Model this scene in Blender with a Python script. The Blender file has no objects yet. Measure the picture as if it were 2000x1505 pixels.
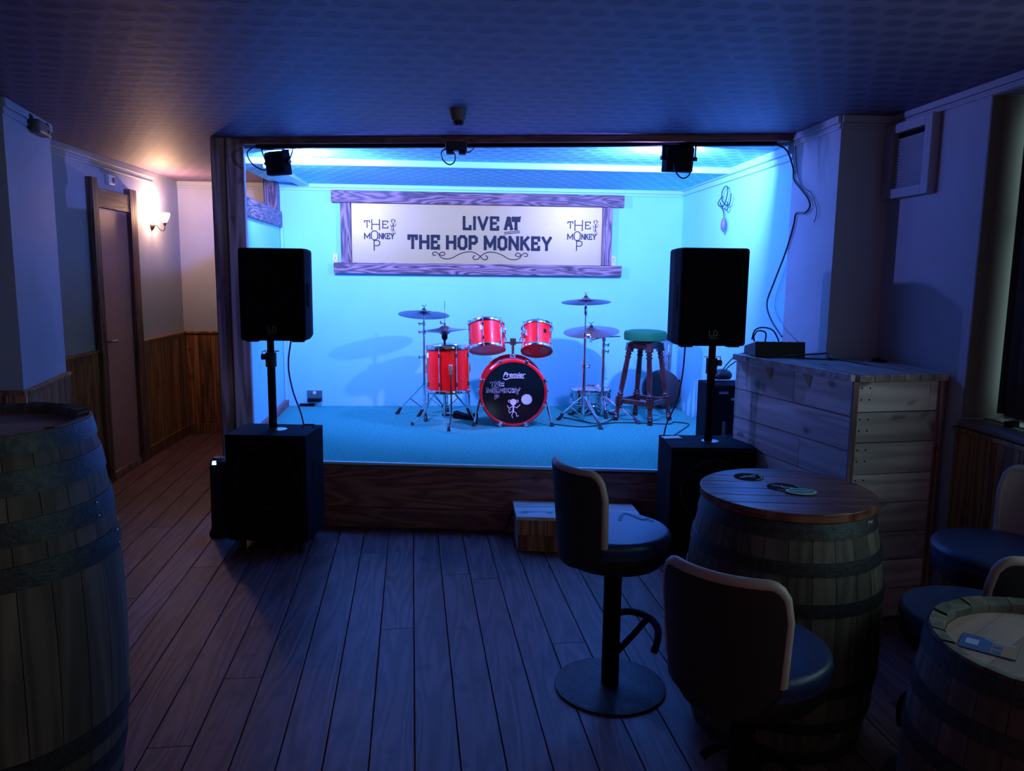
import bpy, math, random
from mathutils import Matrix, Vector
R = math.radians
random.seed(7)
sc = bpy.context.scene
col = sc.collection
# ------------------------------------------------------------------ camera
cd = bpy.data.cameras.new('camera'); cam = bpy.data.objects.new('camera', cd); col.objects.link(cam)
cd.sensor_width = 36; cd.lens = 1527 / 2000 * 36; cd.clip_start = 0.02
cam.matrix_world = Matrix(((0.99725869, -0.00129059, -0.0739827, 0), (-0.07303763, 0.14306113, -0.98701521, 0),
                           (0.01185788, 0.98971301, 0.1425747, 1.52), (0, 0, 0, 1)))
sc.camera = cam
sc.view_settings.view_transform = 'Standard'; sc.view_settings.look = 'None'
sc.view_settings.gamma = 1; sc.view_settings.use_curve_mapping = False
sc.view_settings.exposure = 0.0
# ------------------------------------------------------------------ world: dim light of the rest of the pub
w = bpy.data.worlds.new('world'); sc.world = w; w.use_nodes = True
bg = w.node_tree.nodes['Background']
bg.inputs[0].default_value = (1.0, 0.50, 0.58, 1); bg.inputs[1].default_value = 0.18
STAGE = 0.40
FLOOD = (0.195, 0.24, 1.0)

def lamp(name, kind, loc, energy, color, aim=None, **kw):
    d = bpy.data.lights.new(name, kind); d.energy = energy; d.color = color
    for k, v in kw.items(): setattr(d, k, v)
    o = bpy.data.objects.new(name, d); col.objects.link(o); o.location = loc
    if aim is not None:
        o.rotation_euler = (Vector(aim) - Vector(loc)).to_track_quat('-Z', 'Y').to_euler()
    return o
FL = ((-1.07, 4.98, 2.175, 36, 8), (1.265, 4.475, 2.18, -7, 8))    # x y z, yaw, tilt up of the two stage floods
for fx, fy, fz, ya, ti in FL:
    d = Vector((math.sin(R(ya)), math.cos(R(ya)), math.tan(R(ti)))).normalized()
    p = Vector((fx, fy, fz)) + d * 0.045
    lamp('flood_lamp_light', 'AREA', p, 119, FLOOD, aim=p + d, shape='RECTANGLE', size=0.075, size_y=0.055)
for k, (fx, fy, fz, ya, ti) in enumerate(FL):      # added narrow red spots, set at the floods to redden the drums
    lamp('added_red_spot', 'SPOT', (fx + .02, fy + .06, fz - .02), (58, 66)[k], (1.0, .03, .05), aim=((-.02, 5.62, .72), (.33, 5.72, .90))[k], spot_size=R((20, 25)[k]), spot_blend=.5, shadow_soft_size=.03)
lamp('wall_lamp_light', 'POINT', (-2.388, 6.744, 1.965), 15, (1.0, 0.56, 0.34), shadow_soft_size=0.02)

# ------------------------------------------------------------------ materials
def nt(name):
    m = bpy.data.materials.new(name); m.use_nodes = True
    return m, m.node_tree.nodes, m.node_tree.links, m.node_tree.nodes['Principled BSDF']
def c4(c): return (c[0], c[1], c[2], 1)
def plain(name, c, rough=.5, metal=0, noise=0, nscale=20, bump=0, bscale=200, coat=0, emit=None, es=0, spec=None):
    m, n, l, b = nt(name)
    b.inputs['Base Color'].default_value = c4(c); b.inputs['Roughness'].default_value = rough; b.inputs['Metallic'].default_value = metal
    b.inputs['Coat Weight'].default_value = coat
    if spec is not None: b.inputs['Specular IOR Level'].default_value = spec
    if emit: b.inputs['Emission Color'].default_value = c4(emit); b.inputs['Emission Strength'].default_value = es
    tc = n.new('ShaderNodeTexCoord')
    if noise:
        t = n.new('ShaderNodeTexNoise'); t.inputs['Scale'].default_value = nscale; t.inputs['Detail'].default_value = 5
        l.new(tc.outputs['Object'], t.inputs['Vector'])
        r = n.new('ShaderNodeValToRGB'); r.color_ramp.elements[0].position = .3; r.color_ramp.elements[1].position = .7
        r.color_ramp.elements[0].color = c4([x * (1 - noise) for x in c]); r.color_ramp.elements[1].color = c4([min(1, x * (1 + noise)) for x in c])
        l.new(t.outputs['Fac'], r.inputs['Fac']); l.new(r.outputs['Color'], b.inputs['Base Color'])
    if bump:
        t = n.new('ShaderNodeTexNoise'); t.inputs['Scale'].default_value = bscale; t.inputs['Detail'].default_value = 4
        l.new(tc.outputs['Object'], t.inputs['Vector'])
        bp = n.new('ShaderNodeBump'); bp.inputs['Strength'].default_value = bump; bp.inputs['Distance'].default_value = .004
        l.new(t.outputs['Fac'], bp.inputs['Height']); l.new(bp.outputs['Normal'], b.inputs['Normal'])
    return m
def wood(name, dark, light, axis=0, scale=9.0, rough=.55, contrast=.5, vary=.5, distort=5.0, stretch=.12, knots=.6):
    """Plank grain: rings stretched along an axis; the face attribute 'rnd' shifts and tints each plank."""
    m, n, l, b = nt(name)
    tc = n.new('ShaderNodeTexCoord'); at = n.new('ShaderNodeAttribute'); at.attribute_name = 'rnd'
    mp = n.new('ShaderNodeMapping'); s = [1, 1, 1]; s[axis] = stretch; mp.inputs['Scale'].default_value = s
    add = n.new('ShaderNodeVectorMath'); add.operation = 'MULTIPLY_ADD'
    add.inputs[1].default_value = (37, 53, 71)
    l.new(at.outputs['Vector'], add.inputs[0]); l.new(tc.outputs['Object'], mp.inputs['Vector']); l.new(mp.outputs['Vector'], add.inputs[2])
    nz = n.new('ShaderNodeTexNoise'); nz.inputs['Scale'].default_value = scale * .55; nz.inputs['Detail'].default_value = 2
    l.new(add.outputs[0], nz.inputs['Vector'])
    mul = n.new('ShaderNodeMath'); mul.operation = 'MULTIPLY'; mul.inputs[1].default_value = distort * 3.2
    l.new(nz.outputs['Fac'], mul.inputs[0])
    sn = n.new('ShaderNodeMath'); sn.operation = 'SINE'
    m2 = n.new('ShaderNodeMath'); m2.operation = 'MULTIPLY'; m2.inputs[1].default_value = 6.2
    l.new(mul.outputs[0], m2.inputs[0]); l.new(m2.outputs[0], sn.inputs[0])
    rr = n.new('ShaderNodeMapRange'); rr.inputs['From Min'].default_value = -1; l.new(sn.outputs[0], rr.inputs['Value'])
    fine = n.new('ShaderNodeTexNoise'); fine.inputs['Scale'].default_value = scale * 12; fine.inputs['Detail'].default_value = 4
    l.new(add.outputs[0], fine.inputs['Vector'])
    mx = n.new('ShaderNodeMix'); mx.data_type = 'FLOAT'; mx.inputs['Factor'].default_value = .4
    l.new(rr.outputs[0], mx.inputs['A']); l.new(fine.outputs['Fac'], mx.inputs['B'])
    rp = n.new('ShaderNodeValToRGB'); e = rp.color_ramp.elements
    e[0].position = .5 - .5 * (1 - contrast) ; e[0].position = max(0, .38 - .3 * (1 - contrast)); e[1].position = min(1, .62 + .3 * (1 - contrast))
    e[0].color = c4(dark); e[1].color = c4(light)
    l.new(mx.outputs['Result'], rp.inputs['Fac'])
    vr = n.new('ShaderNodeMapRange'); vr.inputs['To Min'].default_value = 1 - vary * .55; vr.inputs['To Max'].default_value = 1 + vary * .35
    l.new(at.outputs['Fac'], vr.inputs['Value'])
    sm = n.new('ShaderNodeVectorMath'); sm.operation = 'SCALE'; l.new(rp.outputs['Color'], sm.inputs[0]); l.new(vr.outputs[0], sm.inputs['Scale'])
    last = sm.outputs[0]
    if knots:
        vo = n.new('ShaderNodeTexNoise'); vo.inputs['Scale'].default_value = 11; vo.inputs['Detail'].default_value = 1
        mk = n.new('ShaderNodeMapping'); sk = [1, 1, 1]; sk[axis] = .7; mk.inputs['Scale'].default_value = sk
        ak = n.new('ShaderNodeVectorMath'); ak.operation = 'MULTIPLY_ADD'; ak.inputs[1].default_value = (11, 17, 23)
        l.new(at.outputs['Vector'], ak.inputs[0]); l.new(tc.outputs['Object'], mk.inputs['Vector']); l.new(mk.outputs['Vector'], ak.inputs[2])
        l.new(ak.outputs[0], vo.inputs['Vector'])
        kr = n.new('ShaderNodeMapRange'); kr.inputs['From Min'].default_value = .66; kr.inputs['From Max'].default_value = .74
        kr.inputs['To Min'].default_value = 1; kr.inputs['To Max'].default_value = 1 - knots * .8; l.new(vo.outputs['Fac'], kr.inputs['Value'])
        s2 = n.new('ShaderNodeVectorMath'); s2.operation = 'SCALE'; l.new(last, s2.inputs[0]); l.new(kr.outputs[0], s2.inputs['Scale']); last = s2.outputs[0]
    l.new(last, b.inputs['Base Color'])
    b.inputs['Roughness'].default_value = rough
    bp = n.new('ShaderNodeBump'); bp.inputs['Strength'].default_value = .35; bp.inputs['Distance'].default_value = .003
    l.new(mx.outputs['Result'], bp.inputs['Height']); l.new(bp.outputs['Normal'], b.inputs['Normal'])
    return m
def ceiling_mat(name, c, c2):
    """Embossed paper: staggered rows of flat lens shapes."""
    m, n, l, b = nt(name)
    tc = n.new('ShaderNodeTexCoord'); sp = n.new('ShaderNodeSeparateXYZ'); l.new(tc.outputs['Object'], sp.inputs[0])
    def mt(op, a, bb=None, cc=None):
        k = n.new('ShaderNodeMath'); k.operation = op
        for i, v in enumerate((a, bb, cc)):
            if v is None: continue
            if isinstance(v, (int, float)): k.inputs[i].default_value = v
            else: l.new(v, k.inputs[i])
        return k.outputs[0]
    nz = n.new('ShaderNodeTexNoise'); nz.inputs['Scale'].default_value = 9; l.new(tc.outputs['Object'], nz.inputs['Vector'])
    wob = mt('MULTIPLY', mt('SUBTRACT', nz.outputs['Fac'], .5), .35)
    v = mt('MULTIPLY', sp.outputs['Y'], 1 / .105); row = mt('FLOOR', v); fv = mt('SUBTRACT', mt('FRACT', v), .5)
    u = mt('ADD', mt('MULTIPLY', sp.outputs['X'], 1 / .105), mt('MULTIPLY', row, .5)); fu = mt('SUBTRACT', mt('FRACT', mt('ADD', u, wob)), .5)
    d = mt('ADD', mt('POWER', mt('ABSOLUTE', mt('MULTIPLY', fu, 2.1)), 2.0), mt('POWER', mt('ABSOLUTE', mt('MULTIPLY', fv, 2.5)), 2.0))
    r = n.new('ShaderNodeMapRange'); r.inputs['From Min'].default_value = .45; r.inputs['From Max'].default_value = 1.0; l.new(d, r.inputs['Value'])
    mx = n.new('ShaderNodeMix'); mx.data_type = 'RGBA'; mx.inputs['A'].default_value = c4(c2); mx.inputs['B'].default_value = c4(c)
    l.new(r.outputs[0], mx.inputs['Factor']); l.new(mx.outputs['Result'], b.inputs['Base Color'])
    bp = n.new('ShaderNodeBump'); bp.inputs['Strength'].default_value = .15; bp.inputs['Distance'].default_value = .004
    l.new(r.outputs[0], bp.inputs['Height']); l.new(bp.outputs['Normal'], b.inputs['Normal'])
    b.inputs['Roughness'].default_value = .6
    return m
M = {}
M['wall'] = plain('wall_paint_dim', (.36, .39, .47), .7, noise=.05, nscale=3, bump=.25, bscale=60)  # hall copy of the wall paint, dimness of the hall put into its colour
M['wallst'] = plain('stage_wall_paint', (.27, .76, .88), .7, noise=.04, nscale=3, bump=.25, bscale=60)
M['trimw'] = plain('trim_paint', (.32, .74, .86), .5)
M['trimh'] = plain('trim_paint_dim', (.36, .39, .47), .5)  # trim colour darkened likewise for the dim hall
M['ceil'] = ceiling_mat('embossed_paper_dim', (.16, .11, .215), (.09, .063, .14))  # same paper as over the stage, darkened here for the weaker hall light
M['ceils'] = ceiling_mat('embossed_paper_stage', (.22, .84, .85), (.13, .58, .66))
M['floor'] = wood('floor_boards', (.075, .032, .033), (.18, .08, .088), axis=1, scale=13, rough=.5, contrast=.12, vary=.5, distort=3.2, stretch=.09)
M['gap'] = plain('floor_gap', (.01, .008, .008), .9)
M['carpet'] = plain('stage_carpet', (.04, .38, .31), .95, noise=.3, nscale=60, bump=1, bscale=350)
M['dwood'] = wood('dark_timber', (.16, .09, .08), (.48, .31, .30), axis=2, scale=18, rough=.6, contrast=.1, distort=2, stretch=.05)
M['frame'] = wood('scorched_timber', (.035, .018, .022), (.36, .20, .17), axis=0, scale=17, rough=.55, contrast=.25, distort=4.6, stretch=.12)
M['framez'] = wood('scorched_timber_upright', (.035, .018, .022), (.36, .20, .17), axis=2, scale=17, rough=.55, contrast=.25, distort=4.6, stretch=.12)
M['framey'] = wood('scorched_timber_rail', (.035, .018, .022), (.36, .20, .17), axis=1, scale=17, rough=.55, contrast=.25, distort=4.6, stretch=.12)
M['wains'] = wood('wainscot_boards', (.12, .045, .02), (.40, .18, .07), axis=2, scale=13, rough=.55, contrast=.2, vary=.8, distort=3, stretch=.06)
M['lip'] = wood('stage_front_board', (.14, .055, .045), (.34, .15, .12), axis=0, scale=14, rough=.5, contrast=.1, distort=2.5, stretch=.06)
M['pallet'] = wood('pallet_boards', (.46, .42, .40), (.82, .78, .76), axis=0, scale=12, rough=.7, contrast=.0, vary=.5, knots=.75, distort=2.2, stretch=.06)
M['pallety'] = wood('pallet_boards_side', (.30, .24, .24), (.56, .48, .48), axis=1, scale=12, rough=.7, contrast=.0, vary=.5, knots=.75, distort=2.2, stretch=.06)
M['barrel'] = wood('barrel_staves', (.045, .034, .026), (.115, .092, .073), axis=2, scale=16, rough=.7, contrast=.0, vary=.7, distort=2, stretch=.05, knots=0)
M['bartop'] = wood('barrel_table_boards', (.075, .025, .014), (.22, .085, .05), axis=0, scale=14, rough=.28, contrast=.1, vary=.5, distort=2.5, stretch=.07)
M['barhead'] = wood('barrel_head_boards', (.24, .15, .125), (.31, .20, .165), axis=0, scale=14, rough=.6, contrast=.0, distort=2, stretch=.07)
M['iron'] = plain('hoop_iron', (.035, .038, .042), .5, metal=.6, noise=.4, nscale=60, bump=.4, bscale=150)
M['black'] = plain('black_paint', (.006, .006, .010), .8, spec=.06, bump=.15, bscale=600)
M['grille'] = plain('black_grille', (.006, .006, .008), .85, spec=.08, bump=.6, bscale=900)
M['plastic'] = plain('black_plastic', (.010, .010, .013), .5, spec=.25)
M['rubber'] = plain('rubber', (.015, .015, .017), .7)
M['chrome'] = plain('chrome', (.82, .80, .82), .12, metal=1)
M['steel'] = plain('steel', (.45, .45, .48), .3, metal=1)
M['red'] = plain('red_lacquer', (1.0, .008, .006), .35, coat=.2, spec=.3)
M['reddark'] = plain('red_hoop', (.85, .012, .02), .25, coat=.4, spec=.4)
M['skin'] = plain('clear_drum_head', (.55, .45, .5), .4)
M['skinred'] = plain('drum_head_red', (.35, .06, .07), .35)
M['bskin'] = plain('black_drum_head', (.004, .004, .006), .25)
M['brass'] = plain('cymbal_bronze', (.30, .17, .20), .3, metal=.85, bump=.15, bscale=30)
M['white'] = plain('white_plastic', (.75, .75, .72), .4)
M['print'] = plain('print_pale', (.75, .85, .9), .5)
M['printb'] = plain('print_blue', (.28, .35, .55), .5)
M['ink'] = plain('banner_ink', (.014, .016, .016), .5, spec=.2)
M['leath'] = plain('blue_leather', (.018, .036, .11), .4, bump=.2, bscale=90)
M['shell'] = plain('dark_leather', (.012, .011, .012), .5, bump=.2, bscale=200)
M['cream'] = plain('cream_piping', (.33, .27, .24), .5)
M['green'] = plain('green_leather', (.008, .14, .045), .6, spec=.2)
M['mahog'] = wood('stool_wood', (.035, .008, .008), (.09, .02, .016), axis=2, scale=14, rough=.3, contrast=.3, knots=0)
M['dframe'] = wood('door_frame_timber', (.07, .032, .028), (.24, .11, .09), axis=2, scale=16, rough=.6, contrast=.2, distort=2.5, stretch=.06)
M['dframey'] = wood('door_lintel_timber', (.08, .035, .028), (.28, .12, .085), axis=1, scale=16, rough=.6, contrast=.2, distort=2.5, stretch=.06)
M['door'] = plain('door_paint', (.50, .26, .28), .5, noise=.04)
M['cable'] = plain('cable_black', (.012, .012, .014), .5)
M['cablep'] = plain('cable_purple', (.10, .02, .10), .4)
M['paper'] = plain('paper', (.75, .8, .8), .7)
M['curtain'] = plain('curtain_dark', (.05, .045, .05), .9)
M['reveal'] = plain('reveal_paint', (.17, .145, .135), .6)
M['pane'] = plain('frosted_pane', (.3, .5, .5), .4, emit=(.48, .78, .82), es=2.2)
M['led'] = plain('led_lens', (.2, .2, .9), .2, emit=FLOOD, es=30)
M['ledb'] = plain('indicator_lens', (.05, .1, .8), .2, emit=(.25, .45, 1.0), es=4)
M['shade'] = plain('opal_glass', (.9, .85, .8), .3, emit=(1.0, .54, .32), es=190)
M['bronze'] = plain('dark_metal', (.12, .08, .07), .3, metal=.9)
M['gold'] = plain('orange_tag', (.35, .17, .04), .5)
M['greenp'] = plain('coaster_green', (.02, .28, .13), .5)
M['coastw'] = plain('coaster_pale', (.45, .62, .52), .5)
M['coastd'] = plain('coaster_dark', (.012, .012, .018), .9, spec=.1)
M['cardb'] = plain('card_blue', (.05, .10, .28), .4)
M['cardo'] = plain('card_tan', (.30, .17, .12), .4)
M['grey'] = plain('grey_plastic', (.13, .12, .12), .5)
M['stripm'] = plain('edge_strip_metal', (.6, .85, .9), .3, metal=.1, bump=.5, bscale=60)
M['chalk'] = plain('chalk', (.5, .5, .48), .9)
M['alu'] = None

def banner_mat():
    m, n, l, b = nt('brushed_panel')
    tc = n.new('ShaderNodeTexCoord'); mp = n.new('ShaderNodeMapping'); mp.inputs['Scale'].default_value = (1, 1, 60)
    t = n.new('ShaderNodeTexNoise'); t.inputs['Scale'].default_value = 12
    l.new(tc.outputs['Object'], mp.inputs[0]); l.new(mp.outputs[0], t.inputs['Vector'])
    bp = n.new('ShaderNodeBump'); bp.inputs['Strength'].default_value = .15; bp.inputs['Distance'].default_value = .002
    l.new(t.outputs['Fac'], bp.inputs['Height']); l.new(bp.outputs['Normal'], b.inputs['Normal'])
    b.inputs['Base Color'].default_value = (.52, .38, .125, 1); b.inputs['Metallic'].default_value = .12; b.inputs['Roughness'].default_value = .36
    return m
M['alu'] = banner_mat()

# ------------------------------------------------------------------ mesh builder
def frame_of(d):
    d = Vector(d).normalized(); a = Vector((0, 0, 1)) if abs(d.z) < .95 else Vector((1, 0, 0))
    x = a.cross(d).normalized(); return x, d.cross(x), d
class MB:
    def __init__(s): s.v = []; s.f = []; s.r = []; s.T = Matrix.Identity(4); s.rnd = 0.5
    def vt(s, p): s.v.append(tuple(s.T @ Vector(p))); return len(s.v) - 1
    def face(s, ids): s.f.append(tuple(ids)); s.r.append(s.rnd)
    def hexa(s, p):   # 8 corners: bottom 4 ccw, top 4
        i = [s.vt(q) for q in p]
        for q in ((3, 2, 1, 0), (4, 5, 6, 7), (0, 1, 5, 4), (1, 2, 6, 5), (2, 3, 7, 6), (3, 0, 4, 7)): s.face([i[k] for k in q])
        return s
    def box(s, x0, x1, y0, y1, z0, z1):
        return s.hexa(((x0, y0, z0), (x1, y0, z0), (x1, y1, z0), (x0, y1, z0), (x0, y0, z1), (x1, y0, z1), (x1, y1, z1), (x0, y1, z1)))
    def prism(s, poly, z0, z1):
        n = len(poly); a = [s.vt((x, y, z0)) for x, y in poly]; b = [s.vt((x, y, z1)) for x, y in poly]
        s.face(a[::-1]); s.face(b)
        for k in range(n): s.face((a[k], a[(k + 1) % n], b[(k + 1) % n], b[k]))
        return s
    def bar(s, a, b, wd, th, up=(0, 0, 1)):   # rectangular bar between two points
        a = Vector(a); b = Vector(b); d = (b - a).normalized(); u = Vector(up); sd = d.cross(u).normalized(); u = sd.cross(d).normalized()
        c = []
        for p in (a, b):
            c += [p - sd * wd / 2 - u * th / 2, p + sd * wd / 2 - u * th / 2, p + sd * wd / 2 + u * th / 2, p - sd * wd / 2 + u * th / 2]
        return s.hexa((c[0], c[1], c[5], c[4], c[3], c[2], c[6], c[7]))
    def tube(s, pts, r, n=10, closed=False):
        pts = [Vector(p) for p in pts]; m = len(pts); rs = r if isinstance(r, (list, tuple)) else [r] * m
        rings = []; px = None
        for k, p in enumerate(pts):
            d = (pts[(k + 1) % m] - pts[k - 1]) if closed else (pts[min(k + 1, m - 1)] - pts[max(k - 1, 0)])
            d.normalize()
            if px is None: x, y, _ = frame_of(d)
            else:
                x = (px - d * px.dot(d))
                x = x.normalized() if x.length > 1e-5 else frame_of(d)[0]
                y = d.cross(x)
            px = x
            rings.append([s.vt(p + (x * math.cos(6.28318 * j / n) + y * math.sin(6.28318 * j / n)) * rs[k]) for j in range(n)])
        for k in range(m if closed else m - 1):
            A = rings[k]; B = rings[(k + 1) % m]
            for j in range(n): s.face((A[j], A[(j + 1) % n], B[(j + 1) % n], B[j]))
        if not closed: s.face(rings[0][::-1]); s.face(rings[-1])
        return s
    def lathe(s, prof, n=32, caps=True):   # prof: (r, z) list around local z
        rings = []
        for r, z in prof: rings.append([s.vt((r * math.cos(6.283185 * j / n), r * math.sin(6.283185 * j / n), z)) for j in range(n)])
        for k in range(len(prof) - 1):
            A, B = rings[k], rings[k + 1]
            for j in range(n): s.face((A[j], A[(j + 1) % n], B[(j + 1) % n], B[j]))
        if caps: s.face(rings[0][::-1]); s.face(rings[-1])
        return s
    def ring(s, R0, R1, z0, z1, n=40):   # closed rectangular ring
        P = [(R0, z0), (R1, z0), (R1, z1), (R0, z1), (R0, z0)]
        return s.lathe(P, n, caps=False)
    def ball(s, c, r, n=12, sz=1):
        T = s.T; s.T = T @ Matrix.Translation(c)
        s.lathe([(max(1e-4, r * math.sin(math.pi * k / n)), -r * sz * math.cos(math.pi * k / n)) for k in range(n + 1)], n * 2); s.T = T
        return s
    def grid(s, P, thick=None):
        ids = [[s.vt(p) for p in row] for row in P]
        for a in range(len(P) - 1):
            for b in range(len(P[0]) - 1): s.face((ids[a][b], ids[a][b + 1], ids[a + 1][b + 1], ids[a + 1][b]))
        return ids
    def build(s, name, mat, parent=None, smooth=True, bevel=0, angle=35, loc=None, rot=None):
        me = bpy.data.meshes.new(name); me.from_pydata(s.v, [], s.f); me.update()
        at = me.attributes.new('rnd', 'FLOAT', 'FACE'); at.data.foreach_set('value', s.r)
        me.materials.append(M[mat] if isinstance(mat, str) else mat)
        if smooth:
            me.polygons.foreach_set('use_smooth', [True] * len(me.polygons)); me.set_sharp_from_angle(angle=R(angle))
        o = bpy.data.objects.new(name, me); col.objects.link(o)
        if parent: o.parent = parent
        if loc: o.location = loc
        if rot: o.rotation_euler = rot
        if bevel:
            b = o.modifiers.new('bevel', 'BEVEL'); b.width = bevel; b.segments = 2; b.limit_method = 'ANGLE'
        return o
def tag(o, label, cat, group=None):
    o['label'] = label; o['category'] = cat
    if group: o['group'] = group
    return o
def thing(name, label, cat, loc=(0, 0, 0), rz=0, group=None, rot=None):
    o = bpy.data.objects.new(name, None); col.objects.link(o); o.location = loc
    o.rotation_euler = rot if rot else (0, 0, R(rz)); o.empty_display_size = .1
    return tag(o, label, cat, group)
def struct(o): o['kind'] = 'structure'; return o
def smooth_path(pts, k=6):
    P = [Vector(p) for p in pts]; out = []
    for i in range(len(P) - 1):
        a, b, c, d = P[max(i - 1, 0)], P[i], P[i + 1], P[min(i + 2, len(P) - 1)]
        for t in [j / k for j in range(k)]:
            out.append(.5 * ((2 * b) + (c - a) * t + (2 * a - 5 * b + 4 * c - d) * t * t + (3 * b - a - 3 * c + d) * t ** 3))
    out.append(P[-1]); return out
def cable(name, pts, r, mat, label, group=None):
    return tag(MB().tube(smooth_path(pts), r, 8).build(name, mat), label, 'cable', group)

# ------------------------------------------------------------------ setting
WL, WR, YF, YB, ZC = -2.48, 2.15, 7.40, 6.55, 2.30
def lip_y(x): return 4.585 - .134 * (x + .73)
def beam_y(x): return 4.98 - .184 * (x + 1.37)
# floor: boards running 3 degrees off the side walls
fb = MB(); fb.T = Matrix.Rotation(R(3.05), 4, 'Z')
bw = .142
for i in range(-22, 20):
    y = -1.2 - random.random() * 2
    while y < 7.6:
        L = random.uniform(1.5, 3.2); fb.rnd = random.random()
        g = .0022
        fb.box(i * bw + g, (i + 1) * bw - g, y + .0012, y + L - .0012, -.02, 0)
        y += L
struct(fb.build('floor', 'floor', smooth=False, bevel=.0012))
struct(MB().box(-3.3, 3.0, -1.5, 8.0, -.06, -.021).build('subfloor', 'gap', smooth=False))
# ceilings
cp = [(-2.9, -.9), (2.7, -.9), (2.7, beam_y(2.7)), (-1.46, beam_y(-1.46)), (-1.46, YF + .1), (-2.9, YF + .1)]
struct(MB().prism(cp, ZC, ZC + .08).build('ceiling', 'ceil', smooth=False))
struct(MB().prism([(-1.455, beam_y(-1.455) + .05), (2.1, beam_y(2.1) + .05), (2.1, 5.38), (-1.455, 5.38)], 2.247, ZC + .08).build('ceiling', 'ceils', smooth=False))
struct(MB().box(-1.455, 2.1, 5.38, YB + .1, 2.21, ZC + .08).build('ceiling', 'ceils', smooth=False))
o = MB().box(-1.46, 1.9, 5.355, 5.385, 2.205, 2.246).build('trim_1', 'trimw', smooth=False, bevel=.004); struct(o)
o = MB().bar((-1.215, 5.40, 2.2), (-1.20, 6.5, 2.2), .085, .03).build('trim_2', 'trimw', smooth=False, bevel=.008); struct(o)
# walls
struct(MB().box(WL - .1, WL, -.9, YF + .1, 0, ZC).build('wall_left', 'wall', smooth=False))
struct(MB().box(WL, -1.0, YF, YF + .1, 0, ZC).build('wall_far', 'wall', smooth=False))
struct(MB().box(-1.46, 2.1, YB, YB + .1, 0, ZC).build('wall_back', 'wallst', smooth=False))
struct(MB().box(-1.0, -.9, YB + .1, YF, 0, ZC).build('wall_corridor', 'wall', smooth=False))
# pillar on the left wall
lp = [(-2.09, 3.93), (-2.235, 4.66), (WL, 4.66), (WL, 3.93)]
struct(MB().prism(lp, 0, ZC).build('pillar_left', 'wall', smooth=False))
# right side: stage wall runs on into the pier, then the window wall
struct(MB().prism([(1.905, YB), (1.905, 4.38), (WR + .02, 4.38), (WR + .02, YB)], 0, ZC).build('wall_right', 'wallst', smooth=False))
struct(MB().prism([(1.89, 4.379), (1.885, 3.83), (WR + .02, 3.83), (WR + .02, 4.379)], 0, ZC).build('pillar_right', 'wall', smooth=False))
wr = MB(); wr.box(WR, WR + .42, 3.12, 3.83, 0, ZC); wr.box(WR, WR + .42, -.9, 3.12, 0, .905); wr.box(WR, WR + .42, -.9, 3.12, 2.245, ZC); wr.box(WR, WR + .42, -.9, .2, .905, 2.245)
struct(wr.build('wall_right', 'wall', smooth=False))
# window
wn = struct(MB().box(WR + .10, WR + .42, .2, 3.118, .90, .935).build('window_1', 'reveal', smooth=False, bevel=.004))
MB().box(WR + .001, WR + .36, 3.112, 3.121, .935, 2.243).build('reveal', 'reveal', wn, smooth=False)
wf = MB()
for y in (.2, 1.17, 2.14, 3.06): wf.box(WR + .20, WR + .25, y, y + .055, .935, 2.243)
for z in (.935, 1.72, 2.19): wf.box(WR + .20, WR + .25, .2, 3.115, z, z + .05)
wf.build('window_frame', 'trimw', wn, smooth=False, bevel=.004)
MB().box(WR + .23, WR + .235, .25, 3.07, .95, 2.2).build('pane', 'pane', wn, smooth=False)
MB().box(WR - .03, WR + .12, .2, 3.10, .905, .93).build('window_sill', 'reveal', wn, smooth=False, bevel=.006)
# cornices
def cornice(name, a, b, z0, z1, out, mat='trimw'):
    a = Vector(a); b = Vector(b); d = (b - a).normalized(); nrm = Vector((-d.y, d.x)) * (1 if out > 0 else -1); t = abs(out)
    m = MB()
    for (h0, h1, k) in ((z0, z0 + .012, .55), (z0 + .012, z0 + (z1 - z0) * .45, .35), (z0 + (z1 - z0) * .45, z1, 1.0)):
        q = [a, b, b + nrm * t * k, a + nrm * t * k]
        if out < 0: q = q[::-1]
        m.prism([(p.x, p.y) for p in q], h0, h1)
    return struct(m.build(name, mat, smooth=False, bevel=.003))
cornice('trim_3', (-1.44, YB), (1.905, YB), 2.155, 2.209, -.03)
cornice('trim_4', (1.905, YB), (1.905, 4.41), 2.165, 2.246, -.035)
cornice('trim_5', (1.889, 4.37), (1.885, 3.83), 2.235, 2.299, -.018, 'trimh')
cornice('trim_6', (1.885, 3.83), (WR, 3.83), 2.235, 2.299, -.018, 'trimh')
cornice('trim_7', (WR, 3.83), (WR, .2), 2.247, 2.299, -.018, 'trimh')
cornice('trim_8', (-2.09, 3.93), (-2.235, 4.66), 2.225, 2.299, -.016, 'trimh')
cornice('trim_9', (WL, 4.66), (WL, 6.80), 2.215, 2.299, -.022, 'trimh')
cornice('trim_10', (WL, YF), (-1.0, YF), 2.23, 2.299, -.016, 'trimh')
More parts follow.
